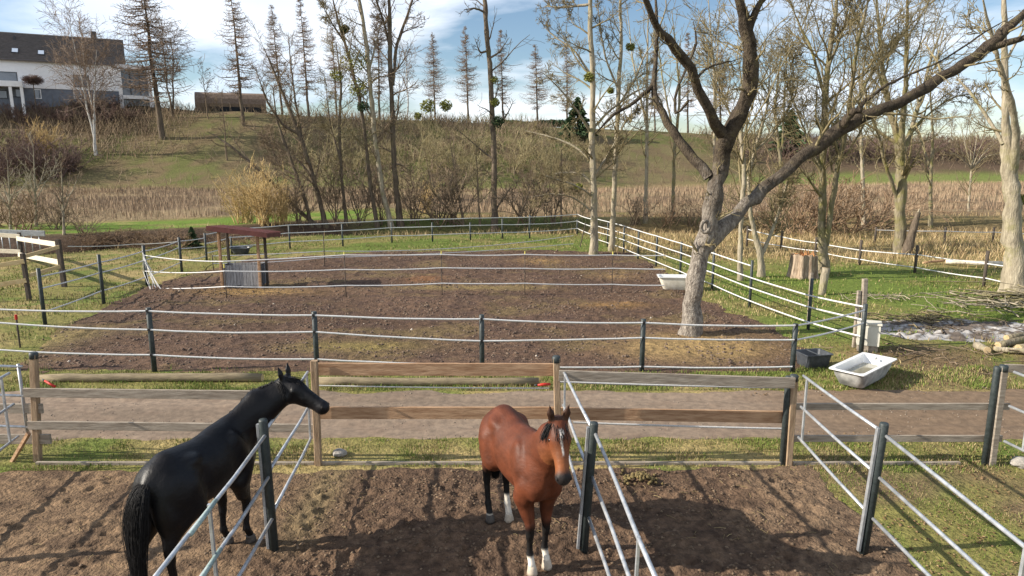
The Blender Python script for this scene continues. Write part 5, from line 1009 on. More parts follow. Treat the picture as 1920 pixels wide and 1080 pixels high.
# glazed wing at the right
W0, W1 = upix(222), upix(284); NW = -3.2
wz0, wz1 = zpix(W0, 178, NW), zpix(W0, 131, NW)
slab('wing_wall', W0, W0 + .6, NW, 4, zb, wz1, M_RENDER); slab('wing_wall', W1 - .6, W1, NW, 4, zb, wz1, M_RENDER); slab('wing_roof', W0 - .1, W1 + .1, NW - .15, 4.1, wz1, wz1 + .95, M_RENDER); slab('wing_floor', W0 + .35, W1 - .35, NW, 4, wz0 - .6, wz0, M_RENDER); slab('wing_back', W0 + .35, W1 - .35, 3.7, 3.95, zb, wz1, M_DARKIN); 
for k in range(3):
    a = W0 + .35 + (W1 - W0 - .7) * k / 3; b = W0 + .35 + (W1 - W0 - .7) * (k + 1) / 3; slab('pane', a + .08, b - .08, NW + .25, NW + .30, wz0 + .02, wz1 - .02, M_GLASS)
    if k: slab('mullion', a - .08, a + .08, NW + .2, NW + .36, wz0 + .02, wz1 - .02, M_FRAME)
slab('lower_glass', W0 + .35, W1 - .35, NW + 1.2, NW + 1.25, zb, wz0 - .6, M_GLASS)
# clipped ball tree by the house
b = HP(upix(66), -3.5, 0); b[2] = TZ(b[0], b[1]); t = thing('ball_tree', 'clipped flat headed small tree against the white house wall', 'tree', b); hT = topz(66, 150, b[1]) - b[2]
V, Q = tubes(np.array([[(0, 0, -.2), (0, 0, hT * .6), (0, 0, hT)]]), np.array([[.1, .08, .05]]), 6); link('trunk', mesh('trunk', V, Q, B_DARK), t)
rr = np.random.default_rng(4); n = 900; d = rr.normal(0, 1, (n, 3)); d /= np.linalg.norm(d, axis=1, keepdims=True); d *= np.array([1.7, 1.7, .9]); P = np.zeros((n, 3, 3)); P[:, 0] = d * .1 + [0, 0, hT]; P[:, 1] = d * .6 + rr.normal(0, .12, (n, 3)) + [0, 0, hT]; P[:, 2] = d * rr.uniform(.8, 1.05, (n, 1)) + rr.normal(0, .08, (n, 3)) + [0, 0, hT]
V, Q = tubes(P, np.broadcast_to(np.array([.02, .018, .014]), (n, 3)), 3); link('crown', mesh('crown', V, Q, B_MAUVE), t)
# round roofed shed
q0, q1 = at(366, 204, 132.), at(500, 212, 136.); sb = (q0 + q1) / 2; sb[2] = min(TZ(q0[0], q0[1]), TZ(q1[0], q1[1]))
shed = thing('shed', 'long weathered timber shed with rounded roof on the hill crest', 'shed', sb); e = q1 - q0; e[2] = 0; Ls = np.linalg.norm(e); e /= Ls; nn_ = np.array([-e[1], e[0], 0]); zt = topz(378, 171, 132.); z0 = sb[2] - .6; Hs = zt - z0; Ws = 3.6; arc = [(-.5, 0), (-.5, .55), (-.44, .75), (-.3, .92), (-.1, 1), (.1, 1), (.3, .92), (.44, .75), (.5, .55), (.5, 0)]
M_SHED = wood('shed_timber', (.12, .085, .06), (.24, .18, .13), st=(4, 4, 1)); M_SHEDR = mat('shed_roof', (.14, .10, .075), (.24, .18, .14), scale=3, rough=.8)
def SPt(u, a, k=1.): o = q0.copy(); o[2] = z0; return o + e * u + nn_ * (a[0] * Ws * k + Ws / 2) + np.array([0, 0, a[1] * Hs * k])
v = [SPt(0, a) for a in arc] + [SPt(Ls, a) for a in arc]; n = len(arc)
MB().add(v, [(k, k + 1, n + k + 1, n + k) for k in range(1, n - 2)]).build('roof', M_SHEDR, shed); MB().add(v, [tuple(range(n)), tuple(range(2 * n - 1, n - 1, -1)), (0, n, n + 1, 1), (n - 2, 2 * n - 2, 2 * n - 1, n - 1)]).build('wall', M_SHED, shed)
v = [SPt(u, (-.51, z)) + nn_ * -.03 for u, z in ((Ls * .18, .12), (Ls * .93, .12), (Ls * .93, .42), (Ls * .18, .42))]; MB().add(v, [(0, 1, 2, 3)]).build('opening_shade', M_DARKIN, shed)  # flat dark sheet on the wall, the inside's shade painted as its colour
for k in range(6): p = SPt(Ls * (.18 + .15 * k), (-.53, 0)); MB().beam(p, p + [0, 0, Hs * .5], .16, .16, up=(0, 1, 0)).build('post', M_SHED, shed)
# distant dark wood on the horizon
def far_wood():
    rng = np.random.default_rng(8); n = 5000; px = rng.uniform(940, 1075, n); x = (px - 960) / F * 420; y = 420 + rng.uniform(0, 25, n); z0_ = topz(1000, 234, 420.); z = z0_ + rng.random(n) * (1.5 + 2.0 * fbm(x * .15, 0 * x, 2))
    p = np.stack([x, y, z], 1); a = rng.normal(0, 1, (n, 3)); a /= np.linalg.norm(a, axis=1, keepdims=True); b_ = np.cross(a, rng.normal(0, 1, (n, 3))); b_ /= np.linalg.norm(b_, axis=1, keepdims=True); s = 1.0
    V = np.stack([p - a * s, p - b_ * s * .6, p + a * s, p + b_ * s * .6], 1).reshape(-1, 3); tag(link('far_wood', mesh('far_wood', V, np.arange(n * 4).reshape(n, 4), M_NEEDLE, False)), 'dark distant wood on the horizon', 'wood', kind='stuff')
far_wood()

# ------------------------------------------------------------------ stump, logs, brush, ash on the right
q = G(1512, 524); t = thing('tree_stump', 'tall hacked stump with reddish splintered top in the grass', 'stump', q); Ks = 40; aa = np.arange(Ks) * 2 * pi / Ks; Hs = topz(1512, 480, q[1]); r0 = 24 / F * zc_(q); rg = np.random.default_rng(3); fl = 1 + .16 * np.sign(np.sin(aa * 9 + 1)) * rg.uniform(.5, 1, Ks); rings = []
for z, k in ((-.1, 1.12), (.15, 1.0), (Hs * .5, .93), (Hs * .8, .9), (Hs, .88)): rings.append(np.stack([q[0] + .05 + r0 * k * fl * np.cos(aa), q[1] + r0 + r0 * k * fl * np.sin(aa), np.full(Ks, z) + (rg.uniform(-.05, .05, Ks) if z == Hs else 0)], 1))
V = np.concatenate(rings); i = np.arange(5 * Ks).reshape(5, Ks); j = np.roll(i, -1, 1); Q = np.stack([i[:-1], j[:-1], j[1:], i[1:]], -1).reshape(-1, 4); wpart('bark', V, Q, bark('stump_wood', (.17, .12, .085), (.44, .35, .26), sc=7, bump=.6), t, False)
M_RAW = wood('raw_wood', (.36, .16, .065), (.52, .30, .14)); top = rings[-1]; cV = [tuple(p - [0, 0, .03]) for p in top] + [(q[0] + .05, q[1] + r0, Hs - .04)]; wpart('cut_face', cV, [(k, (k + 1) % Ks, Ks) for k in range(Ks)], M_RAW, t, False)
mb = MB()
for k in range(14): a = rg.uniform(0, 6.28); rr_ = rg.uniform(0, .75) * r0; p = np.array([q[0] + .15 + rr_ * cos(a) * .8, q[1] + r0 + rr_ * sin(a), Hs - .05]); mb.tube([p, p + [rg.normal(0, .05), rg.normal(0, .05), rg.uniform(.06, .28)]], [.05, .008], 4)
mb.build('splinters', M_RAW, t)
M_ENDG = wood('cut_grain', (.36, .25, .13), (.52, .39, .23))
def log_obj(lab, A, B, r, m_=None, end=M_ENDG, name='log'):
    A = np.asarray(A, float); B = np.asarray(B, float); t = thing(name, lab, 'log', (A + B) / 2); P = np.array([A + (B - A) * k / 6 for k in range(7)]); P[1:-1] += nrng.normal(0, r * .08, (5, 3)); MB().tube(P, r * (1 + nrng.normal(0, .06, 7)), 12).build('bark', m_ or B_PALE, t, True); d = (B - A) / np.linalg.norm(B - A)
    for p, s in ((P[0], -1), (P[-1], 1)): MB().tube([p, p + d * s * .006], [r * .93, r * .9], 12).build('cut_end', end, t)
    return t
b = G(1540, 553); log_obj('short pale log standing tilted beside the stump', b - [0, 0, .1], at(1549, 502, b[1] + .1), .13)
b = G(1698, 478); t = thing('broken_trunk', 'dark broken trunk leaning right beside the fanned mossy tree', 'trunk', b); tp = at(1722, 398, b[1] + .2); P, R = resample([b - [0, 0, .1], b * .5 + tp * .5, tp], [.26, .2, .12], 9); MB().tube(P, R * (1 + nrng.normal(0, .08, 9)), 9).build('trunk', B_DARK, t, True); MB().tube([tp - [0.02, 0, .1], tp + [.04, 0, .18]], [.1, .01], 5).build('splinter', B_PALE, t, True)
b = G(1705, 470); t = thing('broken_trunk', 'second thin dark snag against the fanned mossy tree', 'trunk', b); tp = at(1716, 410, b[1]); MB().tube([b - [0, 0, .1], tp], [.12, .05], 7).build('trunk', B_DARK, t, True); MB().tube([tp, tp + [.05, 0, .12]], [.05, .008], 5).build('splinter', B_PALE, t, True)
A, B = G(1772, 498), G(1890, 506); A[2] += .18; B[2] += .25; log_obj('long pale barkless fallen trunk in the straw grass at right', A, B, .10, bark('bare_wood', (.52, .46, .36), (.68, .62, .52), bump=.2))
A, B = G(1730, 497), G(1775, 496); A[2] += .1; B[2] += .2; log_obj('thin orange brown fallen branch in the straw grass', A, B, .05, M_WOODB)
# ash of the bonfire
ax0 = G(1835, 622); gx_, gy_, gq = grid(np.arange(-3.4, 3.6, .05), np.arange(-1.7, 1.9, .05)); el = 1 - ((gx_ + gy_ * .3) / 3.1) ** 2 - (gy_ / 1.35) ** 2 + (fbm(gx_ * 1.3 + 4, gy_ * 1.5, 4) - .5) * 1.5
zz = TZ(gx_ + ax0[0], gy_ + ax0[1]) + .10 * sst(0, .8, el) + (fbm(gx_ * 5, gy_ * 5, 3) - .5) * .17 * sst(0, .3, el) - .10 * (1 - sst(-.25, .06, el)); kk = (el > -.4)[gq].all(1); nA = fbm(gx_ * 2.6, gy_ * 2.6, 4)[:, None]
ca = np.array([.36, .352, .345]) + (np.array([.12, .10, .085]) - np.array([.36, .352, .345])) * np.clip(sst(.44, .56, nA) + sst(.52, .6, fbm(gx_ * 7, gy_ * 9, 3)[:, None]) * .7, 0, 1)
used = np.unique(gq[kk]); mp_ = np.zeros(len(gx_), int); mp_[used] = np.arange(len(used)); tag(link('ash_heap', mesh('ash_heap', np.stack([gx_, gy_, zz - ax0[2]], 1)[used], mp_[gq[kk]], M_SAND, True, ca[used]), loc=ax0), 'pale grey bonfire ash spread on the ground at right', 'ash', kind='stuff')
rg = np.random.default_rng(17)
def brush(lab, cx_, cy_, n, spread, L, r, m_, zmax=.25):
    c = G(cx_, cy_); P = np.zeros((n, 5, 3)); a = rg.random(n) * 6.28; x = c[0] + rg.normal(0, spread, n); y = c[1] + rg.normal(0, spread * .45, n); z = TZ(x, y) + rg.random(n) * zmax; l = L * rg.uniform(.4, 1.3, n)
    for k in range(5): P[:, k] = np.stack([x + np.cos(a) * l * (k / 4 - .5), y + np.sin(a) * l * (k / 4 - .5), z + .06 + rg.normal(0, .03, n)], 1)
    V, Q = tubes(P, (r * rg.uniform(.4, 1.4, (n, 1))) * np.array([[1, .9, .75, .55, .3]]), 4); tag(link('brushwood', mesh('brushwood', V, Q, m_)), lab, 'branches', kind='stuff')
brush('tangle of pale cut branches left of the ash', 1715, 606, 70, .75, 1.2, .018, B_TWIG); brush('long cut branches behind the ash', 1830, 582, 32, 1.3, 2.0, .02, B_PALE, .3); brush('dark cut branches by the foot of the edge tree', 1900, 575, 50, 1.0, 2.2, .035, B_MOSS, .5); brush('chips and twigs in front of the ash', 1800, 668, 80, 1.5, .7, .014, B_TWIGB, .05); brush('charred sticks lying on the ash', 1830, 622, 40, 1.2, .7, .02, B_DARK, .10); brush('sticks near the leaning log', 1650, 562, 24, .6, .8, .02, B_PALE, .1)
for i, (px, py, ex, ey, r_, lab) in enumerate(((1870, 655, 1960, 640, .095, 'mossy log with its pale cut end toward the yard'), (1885, 648, 1990, 628, .08, 'smaller log lying behind the mossy log'), (1908, 663, 2000, 655, .115, 'thick log with a large yellow cut end at right'), (1862, 660, 1930, 668, .07, 'short thin log at the front of the log pile'), (1830, 655, 1850, 668, .09, 'stubby piece of bark left of the log pile'))):
    A, B = G(px, py), G(ex, ey); A[2] += r_ + (.12 if i == 1 else 0); B[2] += r_ + .05; log_obj(lab, A, B, r_, B_MOSS if i < 3 else B_PALE)
# dung heap and stones in the pens
q = G(1200, 910); t = []; x = q[0] + rg.normal(0, .14, 60); y = q[1] + rg.normal(0, .12, 60); cl = np.array([.13, .10, .045]) * rg.uniform(.7, 1.4, (60, 1)); lumps('dung', x, y, rg.uniform(.03, .055, 60), cl, 'small heap of horse dung in the right soil pen', 'dung', flat=.8, zf=lambda x, y: .06 + .10 * np.exp(-((x - q[0]) ** 2 + (y - q[1]) ** 2) / .03))
M_ROCK = mat('grey_rock', (.20, .185, .165), (.36, .335, .30), scale=12, rough=.9, bump=.6)
for px, py, r_, m_, lab in ((642, 852, .09, M_WOODY, 'orange brown stone on the verge behind the middle pen'), (636, 856, .12, M_ROCK, 'grey stone on the verge beside the orange stone'), (1102, 718, .09, M_ROCK, 'pale stone at the track edge right of the centre post'), (1125, 718, .10, M_ROCK, 'second pale stone at the track edge, further right'), (1915, 875, .16, M_ROCK, 'pale rock at the right edge of the yard')):
    q = G(px, py); t = thing('stone', lab, 'stone', q); o = []; n_ = 7
    V = []; 
    for a in np.linspace(-1.2, 1.35, 6):
        for k in range(9): b_ = k * 2 * pi / 9; V.append((q[0] + r_ * cos(a) * cos(b_) * rg.uniform(.8, 1.15), q[1] + r_ * cos(a) * sin(b_) * rg.uniform(.7, 1.), q[2] + r_ * .35 + r_ * .6 * sin(a)))
    Fq = [(r * 9 + k, r * 9 + (k + 1) % 9, (r + 1) * 9 + (k + 1) % 9, (r + 1) * 9 + k) for r in range(5) for k in range(9)] + [tuple(range(45, 54)), tuple(range(8, -1, -1))]; wpart('rock', V, Fq, m_, t, False)
# ------------------------------------------------------------------ horses: one continuous skin each, from blended shapes
def surface_nets(f, o, h):
    nx, ny, nz = f.shape; s = f < 0; c = np.zeros((nx - 1, ny - 1, nz - 1), int)
    for i in (0, 1):
        for j in (0, 1):
            for k in (0, 1): c += s[i:nx - 1 + i, j:ny - 1 + j, k:nz - 1 + k]
    act = (c > 0) & (c < 8); I = np.argwhere(act); idx = -np.ones(act.shape, int); idx[act] = np.arange(len(I)); acc = np.zeros((len(I), 3)); cnt = np.zeros(len(I))
    corners = [(i, j, k) for i in (0, 1) for j in (0, 1) for k in (0, 1)]
    for a in corners:
        for ax in range(3):
            if a[ax]: continue
            b = list(a); b[ax] = 1; fa = f[I[:, 0] + a[0], I[:, 1] + a[1], I[:, 2] + a[2]]; fb = f[I[:, 0] + b[0], I[:, 1] + b[1], I[:, 2] + b[2]]; x = (fa < 0) != (fb < 0); t = np.where(x, fa / np.where(fa == fb, 1, fa - fb), 0); p = np.array(a, float)[None] + t[:, None] * (np.array(b) - np.array(a))[None]; acc[x] += p[x]; cnt[x] += 1
    V = (I + acc / cnt[:, None]) * h + o; F_ = []
    for ax in range(3):
        u, v = (ax + 1) % 3, (ax + 2) % 3; sl0 = [slice(None)] * 3; sl1 = [slice(None)] * 3; sl0[ax] = slice(0, -1); sl1[ax] = slice(1, None); A = s[tuple(sl0)]; B = s[tuple(sl1)]; E = np.argwhere(A != B); E = E[(E[:, u] > 0) & (E[:, v] > 0) & (E[:, u] < f.shape[u] - 1) & (E[:, v] < f.shape[v] - 1)]
        du = np.zeros(3, int); du[u] = 1; dv = np.zeros(3, int); dv[v] = 1; q = [idx[tuple((E - du - dv).T)], idx[tuple((E - dv).T)], idx[tuple(E.T)], idx[tuple((E - du).T)]]; Q = np.stack(q, 1); flip = ~s[tuple(E.T)]; Q[flip] = Q[flip][:, ::-1]; F_.append(Q)
    return V, np.concatenate(F_)
class SDF:
    def __init__(s, lo, hi, h): s.h = h; s.o = np.array(lo, float); n = np.ceil((np.array(hi) - s.o) / h).astype(int) + 1; s.ax = [s.o[i] + np.arange(n[i]) * h for i in range(3)]; s.f = np.full(n, .5)
    def _sub(s, lo, hi):
        sl = []; 
        for i in range(3): a = max(0, int((lo[i] - s.o[i]) / s.h)); b = min(len(s.ax[i]), int((hi[i] - s.o[i]) / s.h) + 2); sl.append(slice(a, max(b, a)))
        return tuple(sl), np.meshgrid(*[s.ax[i][sl[i]] for i in range(3)], indexing='ij')
    def put(s, sl, d, k):
        f = s.f[sl]; hh = np.clip(.5 + .5 * (f - d) / k, 0, 1); s.f[sl] = f * (1 - hh) + d * hh - k * hh * (1 - hh)
    def ell(s, c, r, k=.06, pitch=0., yaw=0.):
        c = np.array(c); R = max(r) + .2; sl, (x, y, z) = s._sub(c - R, c + R); x, y, z = x - c[0], y - c[1], z - c[2]
        if yaw: x, y = x * cos(yaw) + y * sin(yaw), -x * sin(yaw) + y * cos(yaw)
        if pitch: x, z = x * cos(pitch) + z * sin(pitch), -x * sin(pitch) + z * cos(pitch)
        k0 = np.sqrt((x / r[0]) ** 2 + (y / r[1]) ** 2 + (z / r[2]) ** 2) + 1e-9; k1 = np.sqrt((x / r[0] ** 2) ** 2 + (y / r[1] ** 2) ** 2 + (z / r[2] ** 2) ** 2) + 1e-9; s.put(sl, k0 * (k0 - 1) / k1, k)
    def cone(s, a, b, ra, rb, k=.04, flat=1., side=None):      # tapered capsule; flat squeezes it along the side vector
        a = np.array(a, float); b = np.array(b, float); R = max(ra, rb) + .16; sl, (x, y, z) = s._sub(np.minimum(a, b) - R, np.maximum(a, b) + R); p = np.stack([x, y, z], -1) - a; ba = b - a; t = np.clip((p @ ba) / (ba @ ba), 0, 1); q = p - t[..., None] * ba
        if flat != 1.: sv = np.array(side, float); sv /= np.linalg.norm(sv); q = q + ((q @ sv) * (1 / flat - 1))[..., None] * sv
        d = np.linalg.norm(q, axis=-1) - (ra + (rb - ra) * t); s.put(sl, d * (flat if flat < 1 else 1), k)
def _cut(s, a, b, ra, rb, k=.04):
    g = SDF.__new__(SDF); g.h, g.o, g.ax, g.f = s.h, s.o, s.ax, np.full(s.f.shape, .5); g.cone(a, b, ra, rb, .001); d = -g.f; hh = np.clip(.5 - .5 * (s.f - d) / k, 0, 1); s.f = s.f * (1 - hh) + d * hh + k * hh * (1 - hh)
SDF.cut = _cut
def unit(v): v = np.asarray(v, float); return v / np.linalg.norm(v)
def horse(name, lab, origin, yaw, poll, muz, legs, coat, h=.017, neck_mid=None, tail=None, mane_side=1, ground=.03, gloss=.42, scale=1., pale=(0, 0, 0, 0)):
    """local axes: x forward, y left, z up"""
    poll = np.array(poll, float); muz = np.array(muz, float); S = SDF((-1.1, min(-.5, muz[1] - .2), -.05), (max(1.5, muz[0] + .2), .5, 2.3), h)
    # trunk
    S.ell((.26, 0, 1.20), (.46, .225, .385), .08); S.ell((-.02, 0, 1.175), (.56, .275, .345), .08); S.ell((-.34, 0, 1.265), (.42, .25, .285), .08); S.ell((-.56, 0, 1.275), (.30, .25, .30), .10)
    S.cone((.44, 0, 1.50), (.02, 0, 1.455), .095, .08, .08); S.cone((-.05, 0, 1.45), (-.52, 0, 1.50), .09, .10, .08); S.cone((-.55, 0, 1.48), (-.82, 0, 1.36), .10, .055, .06)
    S.ell((.55, 0, 1.15), (.19, .19, .25), .06)
    for sd in (1, -1):
        S.ell((-.58, sd * .135, 1.14), (.255, .158, .34), .045, pitch=.15); S.ell((-.70, sd * .118, 1.06), (.15, .125, .27), .05); S.ell((.40, sd * .165, 1.17), (.155, .105, .35), .04, pitch=.35); S.ell((.60, sd * .105, 1.06), (.12, .105, .15), .035)
        S.ell((-.38, sd * .17, 1.50 - .045), (.11, .06, .06), .06)
    # neck
    wb = np.array([.40, 0, 1.45]); cb = np.array([.56, 0, 1.18]); fw = unit(muz - poll); throat = poll + fw * .14 + np.array([0, 0, -.10])
    crest = [wb, neck_mid[0] if neck_mid is not None else (wb * .45 + poll * .55 + [0, 0, .05]), poll + [0, 0, -.07]]; nside = unit(np.cross(poll - wb, [0, 0, 1]))
    mid = np.array(crest[1]); low = (cb * .5 + throat * .5 + mid) / 2 + [0, 0, -.06]
    S.cone(wb + [0, 0, -.06], mid + [0, 0, -.06], .155, .098, .07, .75, nside); S.cone(mid + [0, 0, -.06], poll - fw * .05 + [0, 0, -.09], .098, .088, .06, .85, nside)
    S.cone(cb + [0, 0, .04], low, .225, .155, .09, .78, nside); S.cone(low, poll * .55 + throat * .45 + [0, 0, -.05], .165, .112, .07, .82, nside); S.cone((wb + cb) / 2, (mid + low) / 2, .20, .125, .08, .72, nside)
    # head frame: fw towards the muzzle, sdv to the horse's left, upv out of the forehead
    sdv = unit(np.cross([0, 0, 1], fw)); upv = np.cross(fw, sdv); Lh_ = float(np.linalg.norm(muz - poll)); HD = lambda f, s_, u: poll + fw * f * Lh_ + sdv * s_ + upv * u
    S.cone(HD(.02, 0, -.055), HD(.30, 0, -.045), .098, .106, .05, 1., None); S.cone(HD(.28, 0, -.035), HD(.86, 0, -.045), .096, .070, .05, .95, sdv)
    S.cone(HD(.22, 0, -.135), HD(.52, 0, -.115), .112, .070, .05, .80, sdv); S.cone(HD(.5, 0, -.105), HD(.92, 0, -.095), .060, .052, .05, .9, sdv); S.ell(HD(.94, 0, -.06), (.082, .082, .080), .04)
    for sd in (1, -1):
        S.ell(HD(.30, sd * .088, -.024), (.045, .028, .038), .025); S.cone(HD(.18, sd * .065, -.02), HD(.55, sd * .074, -.06), .030, .018, .025); S.ell(HD(.95, sd * .048, -.03), (.034, .028, .03), .02); S.ell(HD(.27, sd * .068, -.13), (.085, .034, .085), .025)
        e0 = HD(-.02, sd * .068, .008); ed = unit(-fw * .55 + upv * .55 + sdv * sd * .22 + np.array([0, 0, .45])); S.cone(e0, e0 + ed * .09, .038, .042, .02, .62, unit(np.cross(ed, sdv) * .9 + sdv * .1)); S.cone(e0 + ed * .09, e0 + ed * .20, .040, .006, .012, .62, unit(np.cross(ed, sdv)))
    # legs
    hooves = []
    for kind, fx, fy in legs:
        sd = 1 if fy > 0 else -1
        if kind == 'f':
            S.cone((.50, sd * .13, 1.06), (.40, sd * .15, .88), .125, .105, .06); kn = np.array([fx + .015, fy * .75 + sd * .035, .50]); S.cone((.41, sd * .15, .92), kn + [0, 0, .09], .108, .056, .05); S.cone((.36, sd * .155, .86), (fx * .5 + .17, (fy + sd * .15) / 2, .66), .085, .055, .05)
            S.cone(kn + [.004, 0, .06], kn + [0, 0, -.055], .054, .045, .03); fe = np.array([fx - .005, fy, .215]); S.cone(kn + [0, 0, -.05], fe, .037, .034, .03); S.cone(kn + [-.028, 0, -.06], fe + [-.02, 0, .02], .02, .02, .02); S.ell(fe, (.045, .042, .048), .02); S.cone(fe, (fx + .05, fy, .105), .036, .043, .02); hooves.append((fx + .06, fy))
        else:
            st = np.array([-.40, sd * .185, .98]); S.cone((-.50, sd * .16, 1.22), st, .17, .13, .07); hk = np.array([fx - .045, fy * .8 + sd * .025, .60]); S.cone(st + [-.06, -sd * .02, .02], hk + [.02, 0, .12], .135, .062, .06); S.cone((-.68, sd * .12, 1.0), hk + [-.01, 0, .16], .12, .045, .06); S.cone(hk + [-.035, 0, .09], hk + [-.02, 0, .02], .034, .04, .03)
            S.cone(hk + [.02, 0, .08], hk + [.004, 0, -.07], .058, .046, .03); fe = np.array([fx, fy, .225]); S.cone(hk + [0, 0, -.06], fe, .041, .036, .03); S.cone(hk + [-.035, 0, -.03], fe + [-.025, 0, .02], .026, .02, .02); S.ell(fe, (.047, .044, .05), .02); S.cone(fe, (fx + .055, fy, .105), .038, .045, .02); hooves.append((fx + .065, fy))
    S.cut((.80, 0, 1.24), (.74, 0, .92), .035, .05, .05)                 # breast furrow
    for sd in (1, -1):
        S.cut((-.30, sd * .33, 1.30), (-.26, sd * .36, 1.02), .07, .05, .07)          # flank
        S.cut((.62, sd * .27, 1.36), (.40, sd * .34, 1.00), .04, .05, .05)             # before the shoulder
        S.cut((.18, sd * .33, 1.28), (.24, sd * .34, 1.0), .05, .05, .06)              # behind the elbow
        S.cut((-.80, sd * .29, 1.2), (-.62, sd * .33, .92), .05, .05, .06)             # haunch groove
    V, Q = surface_nets(S.f, S.o, h)
    for _ in range(2):                    # light relaxation
        acc = np.zeros_like(V); cn = np.zeros(len(V))
        for a, b in ((0, 1), (1, 2), (2, 3), (3, 0)): np.add.at(acc, Q[:, a], V[Q[:, b]]); np.add.at(cn, Q[:, a], 1)
        V = V * .5 + acc / cn[:, None] * .5
    t = thing(name, lab, 'horse', (origin[0], origin[1], ground)); t.rotation_euler = (0, 0, yaw); t.scale = (scale,) * 3
    col = coat(V, HD, poll, fw, sdv, upv, Lh_)
    mc = MATS.get('coat_' + lab[:8]) or mat('coat_' + lab[:8], (.66, .66, .66), (1.26, 1.24, 1.2), scale=6, rough=gloss, attr=True, bump=.6, bscale=30, bdist=.008, spec=.22, stretch=(.6, 1, 1))
    link('body', mesh('body', V, Q, mc, True, col), t)
    M_HOOF = mat('hoof_horn', (.045, .038, .034), (.10, .088, .078), scale=20, rough=.6)
    M_HOOFP = mat('pale_hoof', (.36, .30, .23), (.50, .43, .35), scale=20, rough=.6)
    for hi_, (hx, hy) in enumerate(hooves):
        rings = [(.062, .0, .0), (.058, .004, .035), (.050, -.004, .075), (.044, -.012, .10)]; n = 14; Vh = [(hx + dx_ + r * 1.12 * cos(k * 2 * pi / n), hy + r * sin(k * 2 * pi / n), z) for r, dx_, z in rings for k in range(n)]; Fh = [(i * n + k, i * n + (k + 1) % n, (i + 1) * n + (k + 1) % n, (i + 1) * n + k) for i in range(3) for k in range(n)] + [tuple(range(n - 1, -1, -1)), tuple(range(3 * n, 4 * n))]; link('hoof', mesh('hoof', Vh, Fh, M_HOOFP if pale[hi_] else M_HOOF), t)
    M_EYE = mat('horse_eye', (.012, .008, .006), rough=.08, spec=.9); M_NOS = mat('nostril', (.012, .010, .010), rough=.8)
    for sd in (1, -1):
        for nm, c, r_, m_ in (('eye', HD(.30, sd * .106, -.020), .022, M_EYE), ('nostril', HD(.965, sd * .070, -.022), .018, M_NOS)):
            Ve = [tuple(c + r_ * (sdv * cos(a) * cos(b) * .8 + fw * cos(a) * sin(b) * 1.2 + upv * sin(a))) for a in np.linspace(-1.5, 1.5, 7) for b in np.arange(10) * 2 * pi / 10]; link(nm, mesh(nm, Ve, [(i * 10 + k, i * 10 + (k + 1) % 10, (i + 1) * 10 + (k + 1) % 10, (i + 1) * 10 + k) for i in range(6) for k in range(10)], m_), t)
    # hair
    rg = np.random.default_rng(int(abs(poll[1]) * 1000) + 3); M_HAIR = mat('black_hair', (.008, .0075, .008), (.018, .017, .018), scale=30, rough=.7, spec=.2)
    def hair(nm, roots, dirs, lens, grav, K=7, r=.006, sp=.05, m_=M_HAIR):
        P = np.zeros((len(roots), K, 3)); P[:, 0] = roots; d = dirs + rg.normal(0, sp, dirs.shape)
        for k in range(1, K): d = d + np.array([0, 0, -grav]) + rg.normal(0, sp * .4, d.shape); d /= np.linalg.norm(d, axis=1, keepdims=True); P[:, k] = P[:, k - 1] + d * (lens / (K - 1))[:, None]
        V_, Q_ = tubes(P, np.full((len(roots), K), r) * np.linspace(1, .35, K)[None], 4); return link(nm, mesh(nm, V_, Q_, m_), t)
    n = 2300; u = rg.random(n); tq = np.array(tail); L_ = len(tq) - 1        # tail: strands that follow a guide line and spread
    dock, end = np.array([-.815, 0, 1.40]), None; K = 10; s = np.linspace(0, 1, K); gd = np.stack([np.interp(s * L_, np.arange(L_ + 1), tq[:, i]) for i in range(3)], 1)
    for _ in range(2): gd[1:-1] = gd[1:-1] * .5 + (gd[:-2] + gd[2:]) * .25
    off = rg.normal(0, 1, (n, 3)) * np.array([.6, .9, .3]); wdt = (.03 + .075 * np.sin(np.minimum(s * 1.25, 1) * pi * .75) ** 1)[None, :, None] * np.where(s > .75, 1 - (s - .75) * 1.6, 1)[None, :, None]; P = gd[None] + off[:, None] * wdt * .46 + np.cumsum(rg.normal(0, .0045, (n, K, 3)), 1); cut = rg.uniform(.78, 1., n); P = P[:, :1] + (P - P[:, :1]) * 1.; P[:, :, 2] = tq[0][2] + (P[:, :, 2] - tq[0][2]) * cut[:, None]
    V_, Q_ = tubes(P, np.full((n, K), .0026) * np.linspace(1, .6, K)[None], 3); link('tail', mesh('tail', V_, Q_, M_HAIR), t)
    n = 700; u = rg.random(n); base = np.array([np.array(crest[0]) + [.0, 0, .10], mid + [0, 0, .045], poll + [0, 0, .015]]); rt = np.stack([np.interp(u * 2, [0, 1, 2], base[:, i]) for i in range(3)], 1); rt += rg.normal(0, .01, rt.shape)
    ms = np.where(u > .82, -mane_side, mane_side) if mane_side > 0 else np.full(n, mane_side); dd = -nside[None] * ms[:, None] * .9 + np.array([0, 0, .35]); hair('mane', rt, dd, rg.uniform(.12, .24, n) * np.where(u > .8, 1.15, 1), .42, r=.005)
    n = 160; rt = HD(.02, 0, .03)[None] + sdv[None] * rg.normal(0, .022, (n, 1)); hair('forelock', rt, np.tile(fw * .8 + upv * .35, (n, 1)), rg.uniform(.14, .24, n), .12, r=.0045, sp=.12)
    return t
def c3(*a): return np.array(a, float)
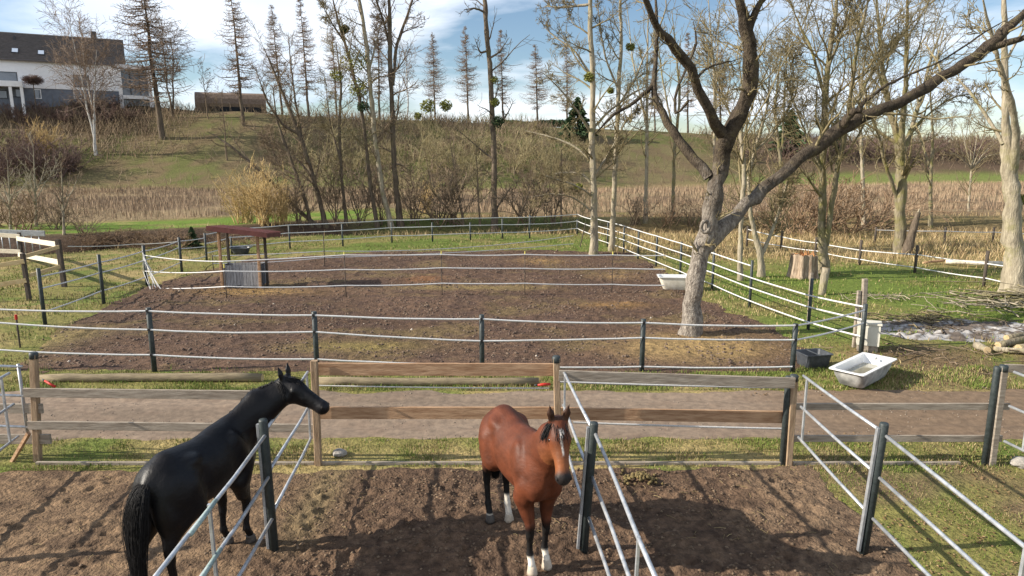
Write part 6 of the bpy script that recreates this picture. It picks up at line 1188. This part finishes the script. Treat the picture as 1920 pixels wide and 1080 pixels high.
def bay(V, HD, poll, fw, sdv, upv, L):
    n = fbm(V[:, 0] * 5 + V[:, 1] * 3, V[:, 2] * 5, 3)[:, None]; c = c3(.104, .030, .0135) * (1 + .5 * (n - .5)); x, y, z = V[:, 0:1], V[:, 1:2], V[:, 2:3]
    d = V - poll; f = ((d @ fw) / L)[:, None]; s = (d @ sdv)[:, None]; u = (d @ upv)[:, None]; head = sst(-.02, .06, f) * (np.abs(s) < .2) * (np.abs(u + .05) < .22)
    c = c + (c3(.25, .09, .033) - c) * head * .6 * sst(.2, .7, f)
    front = sst(0, .1, x); blk = np.where(x > 0, 1 - sst(.50, .66, z + (n - .5) * .1), 1 - sst(.60, .80, z + (n - .5) * .1)); c = c + (c3(.010, .009, .009) - c) * blk
    wh = np.where(x > 0, 1 - sst(.185, .22, z + (n - .5) * .05), np.where(y > 0, 1 - sst(.33, .38, z + (n - .5) * .06), 1 - sst(.10, .13, z))); c = c + (c3(.62, .57, .50) - c) * wh
    muzz = head * sst(.80, .93, f); c = c + (c3(.022, .018, .018) - c) * muzz
    bl = head * sst(.13, .17, f) * (1 - sst(.54, .64, f)) * (u > -.06) * (1 - sst(.003, .012, np.abs(s + .006 * np.sin(f * 20)) - np.where(f < .30, .011, .0))); c = c + (c3(.72, .68, .64) - c) * bl * .95
    ear = ((f < -.01) & (z > poll[2] + .02)); c = c + (c3(.03, .018, .012) - c) * ear * .75
    return np.clip(c, .005, .8)
def black(V, *a):
    n = fbm(V[:, 0] * 5, V[:, 2] * 5, 3)[:, None]; return c3(.0065, .0062, .0075) * (1 + .5 * (n - .5)) * np.ones((len(V), 3))
horse('horse', 'bay horse with black mane, white socks and blaze facing the camera', (.115, 7.86), math.atan2(-.92, .391), (.87, .03, 1.90), (1.18, -.05, 1.41), [('f', .42, .105), ('f', .47, -.10), ('h', -.70, .11), ('h', -.78, -.12)], bay, scale=1.04, pale=(1, 1, 1, 0), tail=[(-.82, 0, 1.40), (-.90, 0, 1.33), (-.93, 0, 1.15), (-.92, .01, .85), (-.88, .02, .5)], mane_side=1, gloss=.56)
horse('horse', 'black horse seen from behind, reaching its head over the pipe fence', (-3.56, 7.47), math.atan2(.97, .242), (1.05, -.42, 1.90), (1.05, -.95, 1.62), [('f', .40, .12), ('f', .50, -.12), ('h', -.82, .12), ('h', -.70, -.13)], black, scale=1.05, tail=[(-.82, 0, 1.40), (-.92, 0, 1.34), (-.97, .02, 1.1), (-.98, .04, .75), (-.98, .05, .25)], neck_mid=[np.array([.80, -.14, 1.76])], mane_side=1, gloss=.46)
